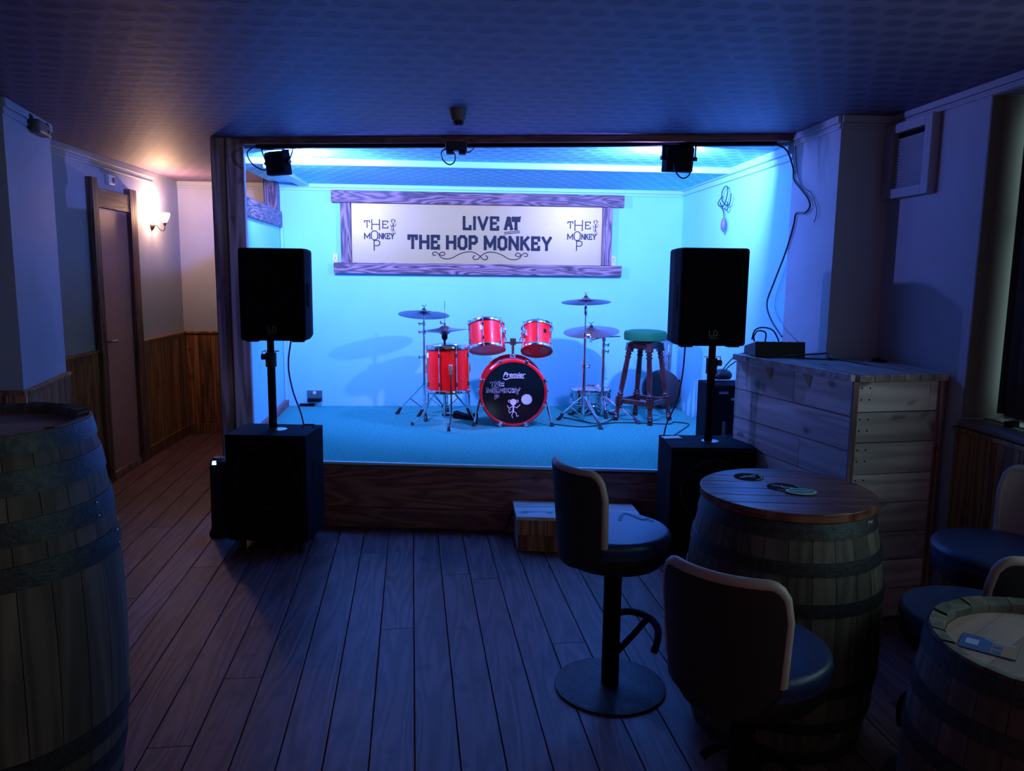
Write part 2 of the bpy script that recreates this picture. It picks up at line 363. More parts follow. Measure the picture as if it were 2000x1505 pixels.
# wainscot boards
def boards(name, a, b, z0, z1, t, w=.115, mat='wains', cap=True):
    a = Vector(a); b = Vector(b); L = (b - a).length; d = (b - a) / L; nrm = Vector((d.y, -d.x)); n = max(1, round(L / w)); m = MB()
    for i in range(n):
        m.rnd = random.random(); p = a + d * (L * i / n + .002); q = a + d * (L * (i + 1) / n - .002)
        m.prism([tuple(v) for v in (p, p + nrm * t, q + nrm * t, q)], z0, z1)
    o = struct(m.build(name, mat, smooth=False, bevel=.002))
    if cap:
        c = MB(); c.rnd = .6; c.prism([tuple(v) for v in (a, a + nrm * (t + .012), b + nrm * (t + .012), b)], z1, z1 + .02); c.build('wainscot_cap', mat, o, smooth=False, bevel=.003)
        k = MB(); k.rnd = .2; k.prism([tuple(v) for v in (a, a + nrm * (t + .012), b + nrm * (t + .012), b)], z0, z0 + .09); k.build('skirting_board', mat, o, smooth=False, bevel=.003)
    return o
boards('trim_11', (WL, 4.66), (WL, 5.60), 0, .935, .018)
boards('trim_12', (WL, 6.38), (WL, YF), 0, .935, .018)
boards('trim_13', (WL + .018, YF), (-1.0, YF), 0, .935, .018)
boards('trim_14', (-2.09, 3.93), (-2.235, 4.66), 0, .905, .02)
boards('trim_15', (WL, 3.93), (-2.07, 3.93), 0, .905, .02)
boards('trim_16', (WR, 3.13), (WR, -.5), 0, .88, .016, w=.13)
# door in the left wall
dr = struct(MB().box(WL - .01, WL + .012, 5.69, 6.225, .05, 1.94).build('door_1', 'door', smooth=False, bevel=.003))
m = MB(); m.rnd = .2; m.box(WL, WL + .045, 5.60, 5.69, 0, 2.13); m.build('door_post', 'dframe', dr, smooth=False, bevel=.004)
m = MB(); m.rnd = .7; m.box(WL, WL + .045, 6.225, 6.345, 0, 2.11); m.build('door_post', 'dframe', dr, smooth=False, bevel=.004)
m = MB(); m.rnd = .45; m.box(WL, WL + .04, 5.69, 6.225, 1.935, 2.065); m.build('door_lintel', 'dframey', dr, smooth=False, bevel=.004)
m = MB(); m.box(WL, WL + .03, 5.69, 6.225, 0, .05); m.build('threshold', 'dwood', dr, smooth=False, bevel=.003)
m = MB(); m.tube([(WL + .012, 5.75, 1.0), (WL + .05, 5.75, 1.0), (WL + .055, 5.84, 1.0)], .008); m.build('door_handle', 'steel', dr)
# partition beside the stage
pa, pb = Vector((-1.335, 5.06)), Vector((-1.40, YB)); pd = (pb - pa).normalized(); pn = Vector((pd.y, -pd.x))
struct(MB().prism([tuple(pa), tuple(pb), tuple(pb - pn * .08), tuple(pa - pn * .08)], 0, 1.86).build('wall_partition', 'wallst', smooth=False))
rail = MB(); rail.rnd = .3; rail.prism([tuple(v) for v in (pa + pn * .02, pb - pd * .01 + pn * .02, pb - pd * .01 - pn * .10, pa - pn * .10)], 1.86, 1.985)
struct(rail.build('trim_17', 'framey', smooth=False, bevel=.006))
m = MB(); m.rnd = .15; m.box(-1.50, -1.395, YB - .12, YB - .002, 1.985, 2.30); struct(m.build('trim_18', 'framez', smooth=False, bevel=.006))
m = MB(); m.rnd = .5; m.box(-1.395, -1.372, YB - .03, YB - .002, STAGE, 1.86); struct(m.build('trim_19', 'trimw', smooth=False))
m = MB(); m.rnd = .8; m.prism([tuple(v) for v in (pa + pn * .03, pb - pd * .01 + pn * .03, pb - pd * .01, pa)], STAGE, STAGE + .055)
struct(m.build('trim_20', 'lip', smooth=False))
# wooden post in front of the partition
po = thing('wooden_post', 'tall dark rough timber post standing at the left corner of the stage', 'post', (-1.372, 4.97, 0), 10)
m = MB(); m.rnd = .35; m.box(-.085, -.002, -.02, .08, 0, 2.299); m.build('side_plank', 'dwood', po, smooth=False, bevel=.006)
m = MB(); m.rnd = .85; m.box(.0, .105, -.035, .08, 0, 2.299); m.build('front_plank', 'dwood', po, smooth=False, bevel=.006)
# beam along the stage opening
def along(x0, x1, y0, y1, z0, z1, m=None):
    m = m or MB(); return m.prism([(x0, beam_y(x0) + y0), (x1, beam_y(x1) + y0), (x1, beam_y(x1) + y1), (x0, beam_y(x0) + y1)], z0, z1)
struct(along(-1.262, 1.885, -.03, .052, 2.262, 2.2995).build('beam', 'lip', smooth=False, bevel=.004))
struct(along(-1.19, 1.80, .0, .04, 2.243, 2.262).build('cable_trunking', 'black', smooth=False, bevel=.003))

# ------------------------------------------------------------------ stage
st = thing('stage', 'low carpeted stage with brown timber front board', 'stage', (0, 0, 0))
sp = [(-1.255, lip_y(-1.255)), (1.88, lip_y(1.88)), (1.88, YB - .004), (-1.397, YB - .004), (-1.331, 5.12), (-1.255, 5.12)]
MB().prism([(x, y + (.03 if i < 2 else 0)) for i, (x, y) in enumerate(sp)], .002, STAGE - .02).build('platform', 'black', st, smooth=False)
MB().prism([(x, y + (.012 if i < 2 else 0)) for i, (x, y) in enumerate(sp)], STAGE - .02, STAGE).build('carpet', 'carpet', st, smooth=False)
def lipbox(dy0, dy1, z0, z1, rn):
    m = MB(); m.rnd = rn; return m.prism([(-1.255, lip_y(-1.255) + dy0), (1.88, lip_y(1.88) + dy0), (1.88, lip_y(1.88) + dy1), (-1.255, lip_y(-1.255) + dy1)], z0, z1)
lipbox(0, .03, .13, STAGE - .022, .6).build('front_board', 'lip', st, smooth=False, bevel=.003)
lipbox(.004, .03, .002, .126, .15).build('front_board', 'lip', st, smooth=False, bevel=.003)
lipbox(-.004, .018, STAGE - .012, STAGE + .003, .5).build('edge_strip', 'stripm', st, smooth=False, bevel=.003)
exec_after = []
# ------------------------------------------------------------------ lettering
GL = {'A': (.72, [[(0, 0), (.30, 1), (.42, 1), (.72, 0)], [(.13, .36), (.59, .36)]]),
      'E': (.56, [[(.56, .78), (.56, 1), (0, 1), (0, 0), (.56, 0), (.56, .22)], [(0, .52), (.38, .52)]]),
      'H': (.66, [[(0, 0), (0, 1)], [(.66, 0), (.66, 1)], [(0, .52), (.66, .52)]]),
      'I': (.0, [[(0, 0), (0, 1)]]),
      'K': (.62, [[(0, 0), (0, 1)], [(.56, 1), (.06, .48)], [(.22, .60), (.62, 0)]]),
      'L': (.52, [[(0, 1), (0, 0), (.52, 0), (.52, .24)]]),
      'M': (.86, [[(0, 0), (0, 1), (.43, .22), (.86, 1), (.86, 0)]]),
      'N': (.68, [[(0, 0), (0, 1), (.68, 0), (.68, 1)]]),
      'O': (.62, [[(.18, 0), (.44, 0), (.62, .2), (.62, .8), (.44, 1), (.18, 1), (0, .8), (0, .2), (.18, 0)]]),
      'P': (.56, [[(0, 0), (0, 1), (.40, 1), (.56, .88), (.56, .60), (.40, .46), (0, .46)]]),
      'T': (.66, [[(.33, 0), (.33, 1)], [(0, .76), (0, 1), (.66, 1), (.66, .76)]]),
      'V': (.70, [[(0, 1), (.35, 0), (.70, 1)]]),
      'Y': (.68, [[(0, 1), (.34, .44), (.68, 1)], [(.34, .44), (.34, 0)]])}
SER = {'A': [(0, 0), (.72, 0)], 'H': [(0, 0), (0, 1), (.66, 0), (.66, 1)], 'I': [(0, 0), (0, 1)], 'K': [(0, 0), (0, 1), (.58, 1), (.62, 0)],
       'L': [(0, 1), (0, 0)], 'M': [(0, 0), (0, 1), (.86, 0), (.86, 1)], 'N': [(0, 0), (0, 1), (.68, 1)], 'P': [(0, 0), (0, 1)],
       'T': [(.33, 0)], 'V': [(0, 1), (.70, 1)], 'Y': [(0, 1), (.68, 1), (.34, 0)], 'E': [(0, 0), (0, 1)], 'O': []}
def ribbon(m, pts, w, z0, z1):
    """flat stroke in local xy, raised from z0 to z1"""
    for i in range(len(pts) - 1):
        a = Vector(pts[i]); b = Vector(pts[i + 1]); d = b - a
        if d.length < 1e-6: continue
        d.normalize(); s = Vector((-d.y, d.x)) * w / 2; e = d * w * .42
        m.prism([tuple(v) for v in (a - e - s, b + e - s, b + e + s, a - e + s)], z0, z1 + (len(m.f) // 6 % 24) * 2.5e-5)
def text(m, s, x, y, h, w, width=None, ser=.14, gap=.34, z0=0, z1=.002, squeeze=1):
    """stroke letters from x (left) on baseline y; width = target width"""
    tot = 0
    for c in s: tot += (.42 if c == ' ' else GL[c][0] * squeeze + gap)
    tot -= gap
    k = (width / tot / h) if width else 1
    cx = x
    hh = h - w
    for c in s:
        if c == ' ': cx += .42 * h * k; continue
        g, st_ = GL[c]
        f = lambda p: (cx + (w / 2 if g == 0 else 0) * 0 + p[0] * h * squeeze * k, y + w / 2 + p[1] * hh)
        for p in st_: ribbon(m, [f(q) for q in p], w, z0, z1)
        if ser:
            for q in SER[c]:
                a = f(q); ribbon(m, [(a[0] - ser * h * .5, a[1]), (a[0] + ser * h * .5, a[1])], w * .62, z0, z1)
        cx += (g * squeeze + gap) * h * k
def curve_pts(fn, n): return [fn(i / n) for i in range(n + 1)]
def monkey(m, x, y, h, w, nx=1.0):
    """little line figure of a monkey hanging by one arm"""
    r = h * .13
    T0 = m.T; m.T = T0 @ Matrix.Translation((x, 0, 0)) @ Matrix.Diagonal((nx, 1, 1, 1)); x = 0
    ribbon(m, [(x + r * math.cos(t), y + h * .72 + r * math.sin(t)) for t in [i * .6283 for i in range(11)]], w, 0, .002)
    for s_ in (-1, 1):
        ribbon(m, [(x + s_ * r * 1.35 + r * .4 * math.cos(t), y + h * .76 + r * .4 * math.sin(t)) for t in [i * 1.047 for i in range(7)]], w * .8, 0, .002)
    ribbon(m, [(x, y + h * .58), (x + .01 * h, y + h * .3)], w * 2.2, 0, .002)
    ribbon(m, [(x, y + h * .54), (x - h * .20, y + h * .44), (x - h * .26, y + h * .56)], w, 0, .002)
    ribbon(m, [(x, y + h * .54), (x + h * .16, y + h * .46), (x + h * .30, y + h * .60)], w, 0, .002)
    ribbon(m, [(x, y + h * .3), (x - h * .06, y + h * .12), (x - h * .02, y)], w, 0, .002)
    ribbon(m, [(x, y + h * .3), (x + h * .14, y + h * .22), (x + h * .16, y + h * .08), (x + h * .24, y + h * .10)], w, 0, .002)
    ribbon(m, [(x - .02 * h, y + h * .32), (x - h * .16, y + h * .22), (x - h * .20, y + h * .36), (x - h * .12, y + h * .40)], w * .8, 0, .002)
    m.T = T0
# ------------------------------------------------------------------ banner on the back wall
K = 2.05 / 488
def bx(px): return -.827 + (px - 687) * K
def bz(px, py): return 2.060 - (py - (px - 687) * .0118 - 397) * .00412
bn = thing('banner_sign', 'long pale sign with dark lettering framed by scorched timber boards above the drums', 'sign', (0, YB, 0))
yw = -.004
MB().box(-.85, 1.245, -.014, yw, 1.575, 2.075).build('panel', 'alu', bn, smooth=False)
def fboard(n_, x0, x1, z0, z1, mat, rn, t=.05):
    m = MB(); m.rnd = rn; m.box(x0, x1, -t, -.002, z0, z1); m.build(n_, mat, bn, smooth=False, bevel=.004)
fboard('frame_board', -.985, 1.398, 2.063, 2.160, 'frame', .12)
fboard('frame_board', -.975, 1.392, 1.500, 1.588, 'frame', .77)
fboard('frame_board', -.915, -.832, 1.588, 2.063, 'framez', .4, .042)
fboard('frame_board', 1.222, 1.305, 1.588, 2.063, 'framez', .93, .042)
def btext(nm, mat='ink'):
    m = MB(); m.T = Matrix.Translation((0, -.0145, 0)) @ Matrix.Rotation(R(90), 4, 'X'); return m
m = btext(0); text(m, 'LIVE', bx(903), bz(903, 448), 0.116, .022, width=bx(969) - bx(903), gap=.36, ser=.10); m.build('lettering', 'ink', bn, smooth=False)
m = btext(0); text(m, 'AT', bx(984), bz(984, 448), .112, .024, width=bx(1010) - bx(984), gap=.2)
for k in range(2):
    ribbon(m, [(bx(987), bz(987, 425 + k * 3)), (bx(1014), bz(1014, 421 + k * 3))], .006, 0, .002)
    ribbon(m, [(bx(982), bz(982, 452 + k * 3)), (bx(1012), bz(1012, 449 + k * 3))], .006, 0, .002)
m.build('lettering', 'ink', bn, smooth=False)
m = btext(0); text(m, 'THE HOP MONKEY', bx(796), bz(796, 485.5), 0.120, .0235, width=bx(1073) - bx(796), gap=.36, ser=.10); m.build('lettering', 'ink', bn, smooth=False)
m = btext(0)
def swirl(s):
    xc = bx(935); z0 = bz(935, 499)
    P = [(0, .0), (.02, .024), (.05, .028), (.066, .01), (.054, -.014), (.03, -.02), (.012, -.012)]
    big = [(0, .0), (-.02, -.022), (-.05, -.026), (-.06, -.008), (-.045, .006)]
    arc = [(0, .0), (.05, .03), (.11, .034), (.18, .012), (.24, -.02), (.30, -.022), (.335, .0), (.33, .022), (.305, .03), (.29, .015), (.31, .002), (.34, .012), (.365, .03), (.39, .022), (.385, .004), (.365, .006)]
    for A in (big, arc):
        q = smooth_path([(xc + s * a, z0 + b, 0) for a, b in A], 4)
        ribbon(m, [(v.x, v.y) for v in q], .0065, 0, .002)
swirl(1); swirl(-1); m.build('scroll', 'ink', bn, smooth=False)
for ox in (0, 396):
    m = btext(0)
    text(m, 'T', bx(711 + ox), bz(711 + ox, 444), 0.060, .0075, width=.042, ser=.1)
    text(m, 'H', bx(725 + ox), bz(725 + ox, 448), 0.085, .0075, width=.062, ser=.1)
    text(m, 'E', bx(746 + ox), bz(746 + ox, 445), 0.062, .0075, width=.040, ser=.1)
    text(m, 'M', bx(711 + ox), bz(711 + ox, 466), 0.050, .008, width=.042, ser=.1)
    text(m, 'O', bx(724 + ox), bz(724 + ox, 468), 0.078, .0075, width=.050, ser=0)
    text(m, 'NKEY', bx(739 + ox), bz(739 + ox, 466), 0.050, .008, width=.118, ser=.1, gap=.3)
    text(m, 'P', bx(729 + ox), bz(729 + ox, 488), 0.084, .0075, width=.045, ser=.1)
    monkey(m, bx(766 + ox), bz(766 + ox, 458), .150, .005, .55)
    m.build('small_logo', 'ink', bn, smooth=False)
def socket(name, x, z, w_, h_, y, label, mat='white', double=False, group=None):
    t = thing(name, label, 'socket', (x, y, z), group=group)
    MB().box(-w_ / 2, w_ / 2, -.012, 0, -h_ / 2, h_ / 2).build('face_plate', mat, t, smooth=False, bevel=.003)
    m = MB()
    for s in ((-1, 1) if double else (0,)):
        cx = s * w_ * .25
        for a, b, ww, hh in ((0, .012, .005, .012), (-.010, -.010, .007, .004), (.010, -.010, .007, .004)): m.box(cx + a - ww / 2, cx + a + ww / 2, -.0128, -.0118, b - hh / 2, b + hh / 2)
    m.build('pin_holes', 'plastic', t, smooth=False)
    return t
socket('wall_socket', -.965, 1.612, .045, .085, YB, 'small white plug socket beside the left upright of the sign frame')
socket('wall_socket', 1.325, 1.628, .045, .085, YB, 'small white plug socket beside the right upright of the sign frame')
t = socket('wall_socket', -1.158, .487, .125, .095, YB, 'metal double socket low on the back wall left of the drums', 'steel', True)
MB().box(-.012, .012, -.016, -.012, .016, .038).build('switch', 'print', t, smooth=False)
m = MB(); m.box(-.055, .055, -.05, 0, -.012, .012); m.build('adapter', 'black', t, smooth=False, bevel=.006, loc=(0, 0, -.035))
t = thing('low_outlet_box', 'small dark outlet box at the foot of the back wall under the double socket', 'outlet', (-1.222, YB, STAGE + .001))
MB().box(-.06, .06, -.03, -.001, 0, .02).build('box_body', 'black', t, smooth=False, bevel=.002)

# ------------------------------------------------------------------ stage floods
for i, (fx, fy, fz, ya, ti) in enumerate(FL):
    t = thing('stage_floodlight', ('black floodlight hanging from the beam beside the timber post', 'black floodlight hanging from the right end of the beam above the right speaker')[i], 'floodlight',
              (fx, fy, fz), 0, 'floodlights on the stage beam')
    rt = Matrix.Rotation(R(-ya), 4, 'Z') @ Matrix.Rotation(R(ti), 4, 'X')
    m = MB(); m.T = rt; m.hexa(((-.078, -.03, -.080), (.078, -.03, -.080), (.092, .022, -.088), (-.092, .022, -.088), (-.078, -.03, .050), (.078, -.03, .050), (.092, .022, .060), (-.092, .022, .060)))
    m.build('housing', 'black', t, smooth=False, bevel=.006)
    m = MB(); m.T = rt; m.box(-.07, .07, .0225, .026, -.06, .055); m.build('lens', 'led', t, smooth=False)
    m = MB(); top = 2.243 - fz
    for s in (-1, 1): m.bar(rt @ Vector((s * .098, 0, -.01)), (s * .095, -.0, top), .004, .022, up=(0, 1, 0))
    m.bar((-.095, 0, top - .002), (.095, 0, top - .002), .022, .004); m.build('bracket', 'black', t, smooth=False)
    for s in (-1, 1): m = MB(); m.T = rt; m.tube([(s * .085, 0, -.01), (s * .108, 0, -.01)], .012); m.build('knob', 'plastic', t)
cable('floodlight_cable', [(-1.20, 4.95, 2.25), (-1.235, 4.93, 2.21), (-1.21, 4.93, 2.15), (-1.15, 4.94, 2.115), (-1.11, 4.945, 2.125)], .004, 'cable', 'thin black cable looping behind the left floodlight beside the post')
cable('floodlight_cable', [(1.225, 4.45, 2.15), (1.235, 4.42, 2.09), (1.27, 4.41, 2.055), (1.31, 4.41, 2.075), (1.333, 4.43, 2.16), (1.335, 4.45, 2.245)], .004, 'cable', 'thin pale cable hanging in a loop under the right floodlight')
# power box in the middle of the beam
by = beam_y(.011)
t = thing('power_box', 'dark twin socket box fixed to the middle of the beam', 'power box', (.011, by - .02, 2.25))
MB().box(-.062, .062, -.045, .018, -.035, .012).build('box_body', 'plastic', t, smooth=False, bevel=.004)
for s in (-1, 1): m = MB(); m.box(-.022, .022, -.035, .01, -.055, -.035); m.build('plug', 'plastic', t, smooth=False, bevel=.006, loc=(s * .036, 0, 0))
cable('power_lead', [(-.05, by - .05, 2.225), (-.075, by - .055, 2.20), (-.065, by - .055, 2.16), (-.03, by - .055, 2.135), (.0, by - .055, 2.15), (.005, by - .05, 2.185), (-.005, by - .045, 2.205)], .004, 'cable', 'short black lead looping under the power box on the beam')
cable('power_lead', [(.055, by - .03, 2.212), (.09, by - .03, 2.212), (.12, by - .01, 2.24)], .004, 'cable', 'short black lead running right from the power box to the beam')
# smoke detector
t = thing('smoke_detector', 'small round smoke detector on the ceiling in front of the beam', 'smoke detector', (.02, 3.95, ZC - .001))
m = MB(); m.lathe([(.045, 0), (.044, -.012), (.036, -.052), (.028, -.054)], 24); m.build('base', 'grey', t)
m = MB(); m.lathe([(.027, -.054), (.027, -.062), (.016, -.074), (.002, -.077)], 24); m.build('sensor_cage', 'plastic', t)
for k in range(8):
    a = k * math.pi / 4; m = MB(); m.tube([(.028 * math.cos(a), .028 * math.sin(a), -.056), (.019 * math.cos(a), .019 * math.sin(a), -.074)], .002, 6); m.build('cage_rib', 'grey', t)

# ------------------------------------------------------------------ wall lamp, sensor, alarm, vent
t = thing('wall_lamp', 'lit wall lamp with white tulip glass shade on a curved arm past the door', 'wall lamp', (WL + .001, 6.744, 1.866))
m = MB(); m.T = Matrix.Rotation(R(90), 4, 'Y'); m.lathe([(.035, 0), (.035, .006), (.022, .018), (.008, .024)], 24); m.build('wall_plate', 'bronze', t)
m = MB(); m.tube(smooth_path([(.02, 0, .0), (.04, 0, .002), (.06, 0, -.02), (.075, 0, -.035), (.095, 0, -.035), (.105, 0, -.012), (.105, 0, .015)]), .004, 8); m.build('arm', 'bronze', t)
m = MB(); m.T = Matrix.Translation((.105, 0, .01)); m.lathe([(.004, -.01), (.013, 0), (.014, .02), (.010, .022)], 16); m.build('lamp_holder', 'bronze', t)
m = MB(); m.T = Matrix.Translation((.105, 0, .03)) @ Matrix.Rotation(R(-4), 4, 'Y')
m.lathe([(.012, 0), (.02, .008), (.035, .03), (.045, .055), (.047, .072), (.044, .073), (.042, .056), (.032, .032), (.016, .010), (.006, .004)], 28, caps=False); m.build('lamp_shade', 'shade', t)
t = thing('emergency_light', 'dark twin lens emergency light high on the pillar at the left edge', 'light fitting', (-2.175, 4.36, 2.235), 11)
m = MB(); m.box(.0, .055, -.07, .12, -.035, .035); m.build('housing', 'grey', t, smooth=False, bevel=.014)
m = MB(); m.box(.0, .02, -.10, -.04, -.02, .055); m.build('mounting_plate', 'plastic', t, smooth=False, bevel=.008)
for s in (-1, 1):
    m = MB(); m.T = Matrix.Translation((.035, .085, s * .017)) @ Matrix.Rotation(R(60), 4, 'Y') @ Matrix.Rotation(R(50), 4, 'X'); m.ball((.0, 0, .018), .014, 10); m.build('lens', 'bskin', t)
t = thing('alarm_sounder', 'small pale alarm box on the wall above the door', 'alarm', (WL + .001, 5.96, 2.145))
MB().box(0, .03, -.05, .05, -.035, .035).build('box_body', 'white', t, smooth=False, bevel=.005)
m = MB(); m.T = Matrix.Translation((.03, .02, 0)) @ Matrix.Rotation(R(90), 4, 'Y'); m.lathe([(.020, 0), (.018, .006), (.002, .008)], 20); m.build('sounder_dome', 'grey', t)
t = thing('wall_vent', 'white framed louvred vent high on the right wall beside the pier', 'vent', (WR - .001, 3.635, 2.072))
m = MB()
m.box(-.04, 0, -.19, -.135, -.175, .175); m.box(-.04, 0, .135, .19, -.175, .175); m.box(-.04, 0, -.135, .135, -.175, -.13); m.box(-.04, 0, -.135, .135, .13, .175)
m.build('vent_frame', 'wall', t, smooth=False, bevel=.003)
MB().box(-.004, -.001, -.135, .135, -.13, .13).build('duct_opening', 'black', t, smooth=False)
m = MB()
for k in range(17): m.bar((-.018, -.135, -.122 + k * .0137), (-.018, .135, -.122 + k * .0137), .017, .002, up=(.7, 0, .7))
m.build('louvre', 'wall', t, smooth=False)
# curtain at the window
m = MB(); P = []
for i in range(60):
    y = 3.085 - i * .015; a = .022 * math.sin(i * 1.15) + .012 * math.sin(i * .5)
    P.append([(WR + .13 + a * .7, y, z) for z in (.96, 1.4, 1.8, 2.235)])
m.grid(P); o = m.build('curtain', 'curtain'); tag(o, 'dark folded curtain hanging at the window on the right edge', 'curtain')
md = o.modifiers.new('solid', 'SOLIDIFY'); md.thickness = .004
# sill clutter
t = thing('window_plug', 'small dark plug lying on the window sill', 'plug', (WR + .06, 2.90, .936), 20)
MB().box(-.03, .03, -.015, .015, 0, .025).build('plug_body', 'plastic', t, smooth=False, bevel=.005)

# ------------------------------------------------------------------ stage right wall cables
cable('hanging_cable', [(1.80, 4.42, 2.252), (1.86, 4.41, 2.22), (1.882, 4.36, 2.12), (1.879, 4.33, 2.05), (1.876, 4.23, 1.99), (1.875, 4.13, 1.93), (1.875, 4.10, 1.885), (1.876, 4.16, 1.858), (1.878, 4.27, 1.862), (1.88, 4.30, 1.80), (1.88, 4.38, 1.66), (1.87, 4.50, 1.48), (1.86, 4.56, 1.36), (1.84, 4.44, 1.27), (1.80, 4.18, 1.19)], .005, 'cable', 'long black cable hanging down the right wall from the beam to the counter')
cable('hanging_cable', [(1.884, 4.35, 2.235), (1.884, 4.31, 2.1), (1.879, 4.22, 2.0), (1.878, 4.10, 1.95), (1.876, 4.02, 1.86), (1.876, 4.04, 1.80)], .0025, 'grey', 'thin pale wire drooping on the pier beside the thick cable')
t = thing('coiled_lead', 'short pale lead with a plug coiled on a hook on the right stage wall', 'cable', (1.893, 5.40, 2.0))
m = MB()
for pts in ([(0, .14, .075), (-.02, .17, .03), (-.02, .12, .0), (-.02, .03, .01), (-.02, -.02, .10), (-.02, .03, .13), (-.02, .1, .09), (-.02, .06, .02), (-.02, -.06, .0), (-.02, -.09, .07)],
            [(-.02, .13, .03), (-.02, .06, -.03), (-.02, .03, -.08)], [(-.02, -.02, .02), (-.02, -.04, -.02), (-.02, -.01, -.035), (-.02, .03, -.02)]):
    m.tube(smooth_path(pts), .0035, 8)
m.build('coil', 'cable', t)
m = MB(); m.T = Matrix.Translation((-.02, .035, -.13)); m.lathe([(.004, -.05), (.018, -.03), (.02, .0), (.014, .035), (.005, .05)], 14); m.build('plug', 'grey', t)

# ------------------------------------------------------------------ PA system
def speaker(loc, rz, label):
    t = thing('pa_speaker', label, 'speaker', loc, rz, 'speakers on poles')
    w0, w1, d, h = .342, .27, .33, .48
    m = MB(); m.prism([(-w0 / 2, 0), (w0 / 2, 0), (w0 / 2, .12), (w1 / 2, d), (-w1 / 2, d), (-w0 / 2, .12)], 0, h); m.build('cabinet', 'black', t, smooth=False, bevel=.014)
    m = MB(); m.box(-w0 / 2 + .015, w0 / 2 - .015, -.006, .0, .02, h - .015); m.build('grille', 'grille', t, smooth=False, bevel=.004)
    m = MB(); m.T = Matrix.Translation((-.001, -.0065, .052)) @ Matrix.Rotation(R(90), 4, 'X')
    ribbon(m, [(-.020, .024), (-.020, .0), (-.004, .0)], .004, 0, .001); ribbon(m, [(.003, 0), (.014, 0), (.020, .006), (.020, .018), (.014, .024), (.003, .024), (.003, 0)], .004, 0, .001)
    ribbon(m, [(-.022, -.010), (.022, -.010)], .003, 0, .001)
    m.build('badge', 'grey', t, smooth=False)
    for s in (-1, 1): MB().box(-.03, .03, .03, .07, -.008, 0).build('foot', 'rubber', t, smooth=False, loc=(s * .12, 0, 0))
    for s in (-1, 1): MB().box(-.002, .006, .05, .10, .18, .30).build('side_handle', 'grille', t, smooth=False, bevel=.003, loc=(s * (w0 / 2), 0, 0))
    return t
def sub(loc, rz, label):
    t = thing('subwoofer', label, 'subwoofer', loc, rz, 'subwoofers in front of the stage')
    w_, d, z0, h = .435, .33, .075, .655
    m = MB(); m.box(-w_ / 2, w_ / 2, .012, d, z0, h); m.build('cabinet', 'black', t, smooth=False, bevel=.004)
    m = MB(); m.box(-w_ / 2 + .012, w_ / 2 - .012, 0, .012, z0 + .012, h - .012); m.build('grille', 'grille', t, smooth=False, bevel=.004)
    m = MB(); m.T = Matrix.Translation((0, -.001, .43)) @ Matrix.Rotation(R(90), 4, 'X'); m.ring(.160, .170, 0, .003, 48); m.build('driver_ring', 'plastic', t)
    for s in (-1, 1):
        m = MB(); m.T = Matrix.Translation((s * .11, -.001, .16)) @ Matrix.Rotation(R(90), 4, 'X'); m.ring(.040, .046, 0, .003, 32); m.build('port_ring', 'plastic', t)
    for s in (-1, 1):
        q = MB().box(-.001, .003, .13, .21, .37, .49).build('side_handle', 'grille', t, smooth=False, bevel=.001, loc=(s * w_ / 2, 0, 0))
    for sx in (-1, 1):
        for sy in (.06, d - .06):
            m = MB(); m.T = Matrix.Translation((sx * .16, sy, .0)); m.box(-.025, .025, -.025, .025, .06, .075); m.tube([(-.012, 0, .028), (.012, 0, .028)], .0275, 14); m.build('castor', 'plastic', t)
    m = MB(); m.T = Matrix.Translation((.02, .17, h)); m.lathe([(.045, .0), (.045, .004), (.02, .006)], 24); m.build('pole_flange', 'steel', t)
    MB().tube([(.13, .24, h + .002), (.13, .26, h + .014), (.19, .26, h + .014), (.19, .24, h + .002)], .004, 8).build('top_handle', 'plastic', t)
    return t
def pole(loc, z1, label, side):
    t = thing('speaker_pole', label, 'pole', loc, 0, 'speaker poles')
    H_ = z1 - loc[2]
    MB().tube([(0, 0, 0), (0, 0, H_ * .84)], .0215, 18).build('lower_tube', 'black', t)
    MB().tube([(0, 0, H_ * .84), (0, 0, H_)], .0185, 18).build('upper_tube', 'black', t)
    MB().tube([(0, 0, H_ * .70), (0, 0, H_ * .86)], .029, 18).build('collar', 'plastic', t)
    m = MB(); m.tube([(side * .025, 0, H_ * .81), (side * .05, 0, H_ * .81)], .016, 14); m.build('clamp_knob', 'plastic', t)
    m = MB(); m.bar((-.04, 0, H_ * .875), (.045, 0, H_ * .875), .006, .006); m.tube([(side * .045, 0, H_ * .875), (side * .045, 0, H_ * .8)], .003, 6); m.build('safety_pin', 'steel', t)
    return t
sub((-.998, 4.12, 0), -7, 'black subwoofer on castors in front of the timber post')
sub((1.315, 3.775, 0), -3, 'black subwoofer on castors beside the plank counter')
pole((-.992, 4.31, .661), 1.145, 'black pole between the left subwoofer and its speaker', -1)
pole((1.335, 3.95, .661), 1.165, 'black pole between the right subwoofer and its speaker', 1)
speaker((-.945, 4.165, 1.152), -3, 'black loudspeaker on the pole beside the timber post')
speaker((1.275, 3.775, 1.172), 1, 'black loudspeaker on the pole beside the plank counter')
t = thing('upright_unit', 'dark upright unit with a small glowing blue light behind the left subwoofer', 'unit', (-1.335, 4.47, 0))
m = MB(); m.lathe([(.07, 0), (.072, .02), (.058, .05), (.055, .40), (.05, .44), (.03, .46)], 24); m.build('body', 'plastic', t)
m = MB(); m.T = Matrix.Translation((-.012, -.045, .435)) @ Matrix.Rotation(R(50), 4, 'X'); m.box(-.016, .008, -.012, .012, 0, .006); m.build('indicator_light', 'ledb', t, smooth=False, bevel=.002)
t = thing('paper_sheet', 'small white sheet of paper lying on the right subwoofer', 'paper', (1.165, 4.03, .6565), 8)
MB().box(-.05, .05, -.02, .035, 0, .002).build('sheet', 'paper', t, smooth=False)
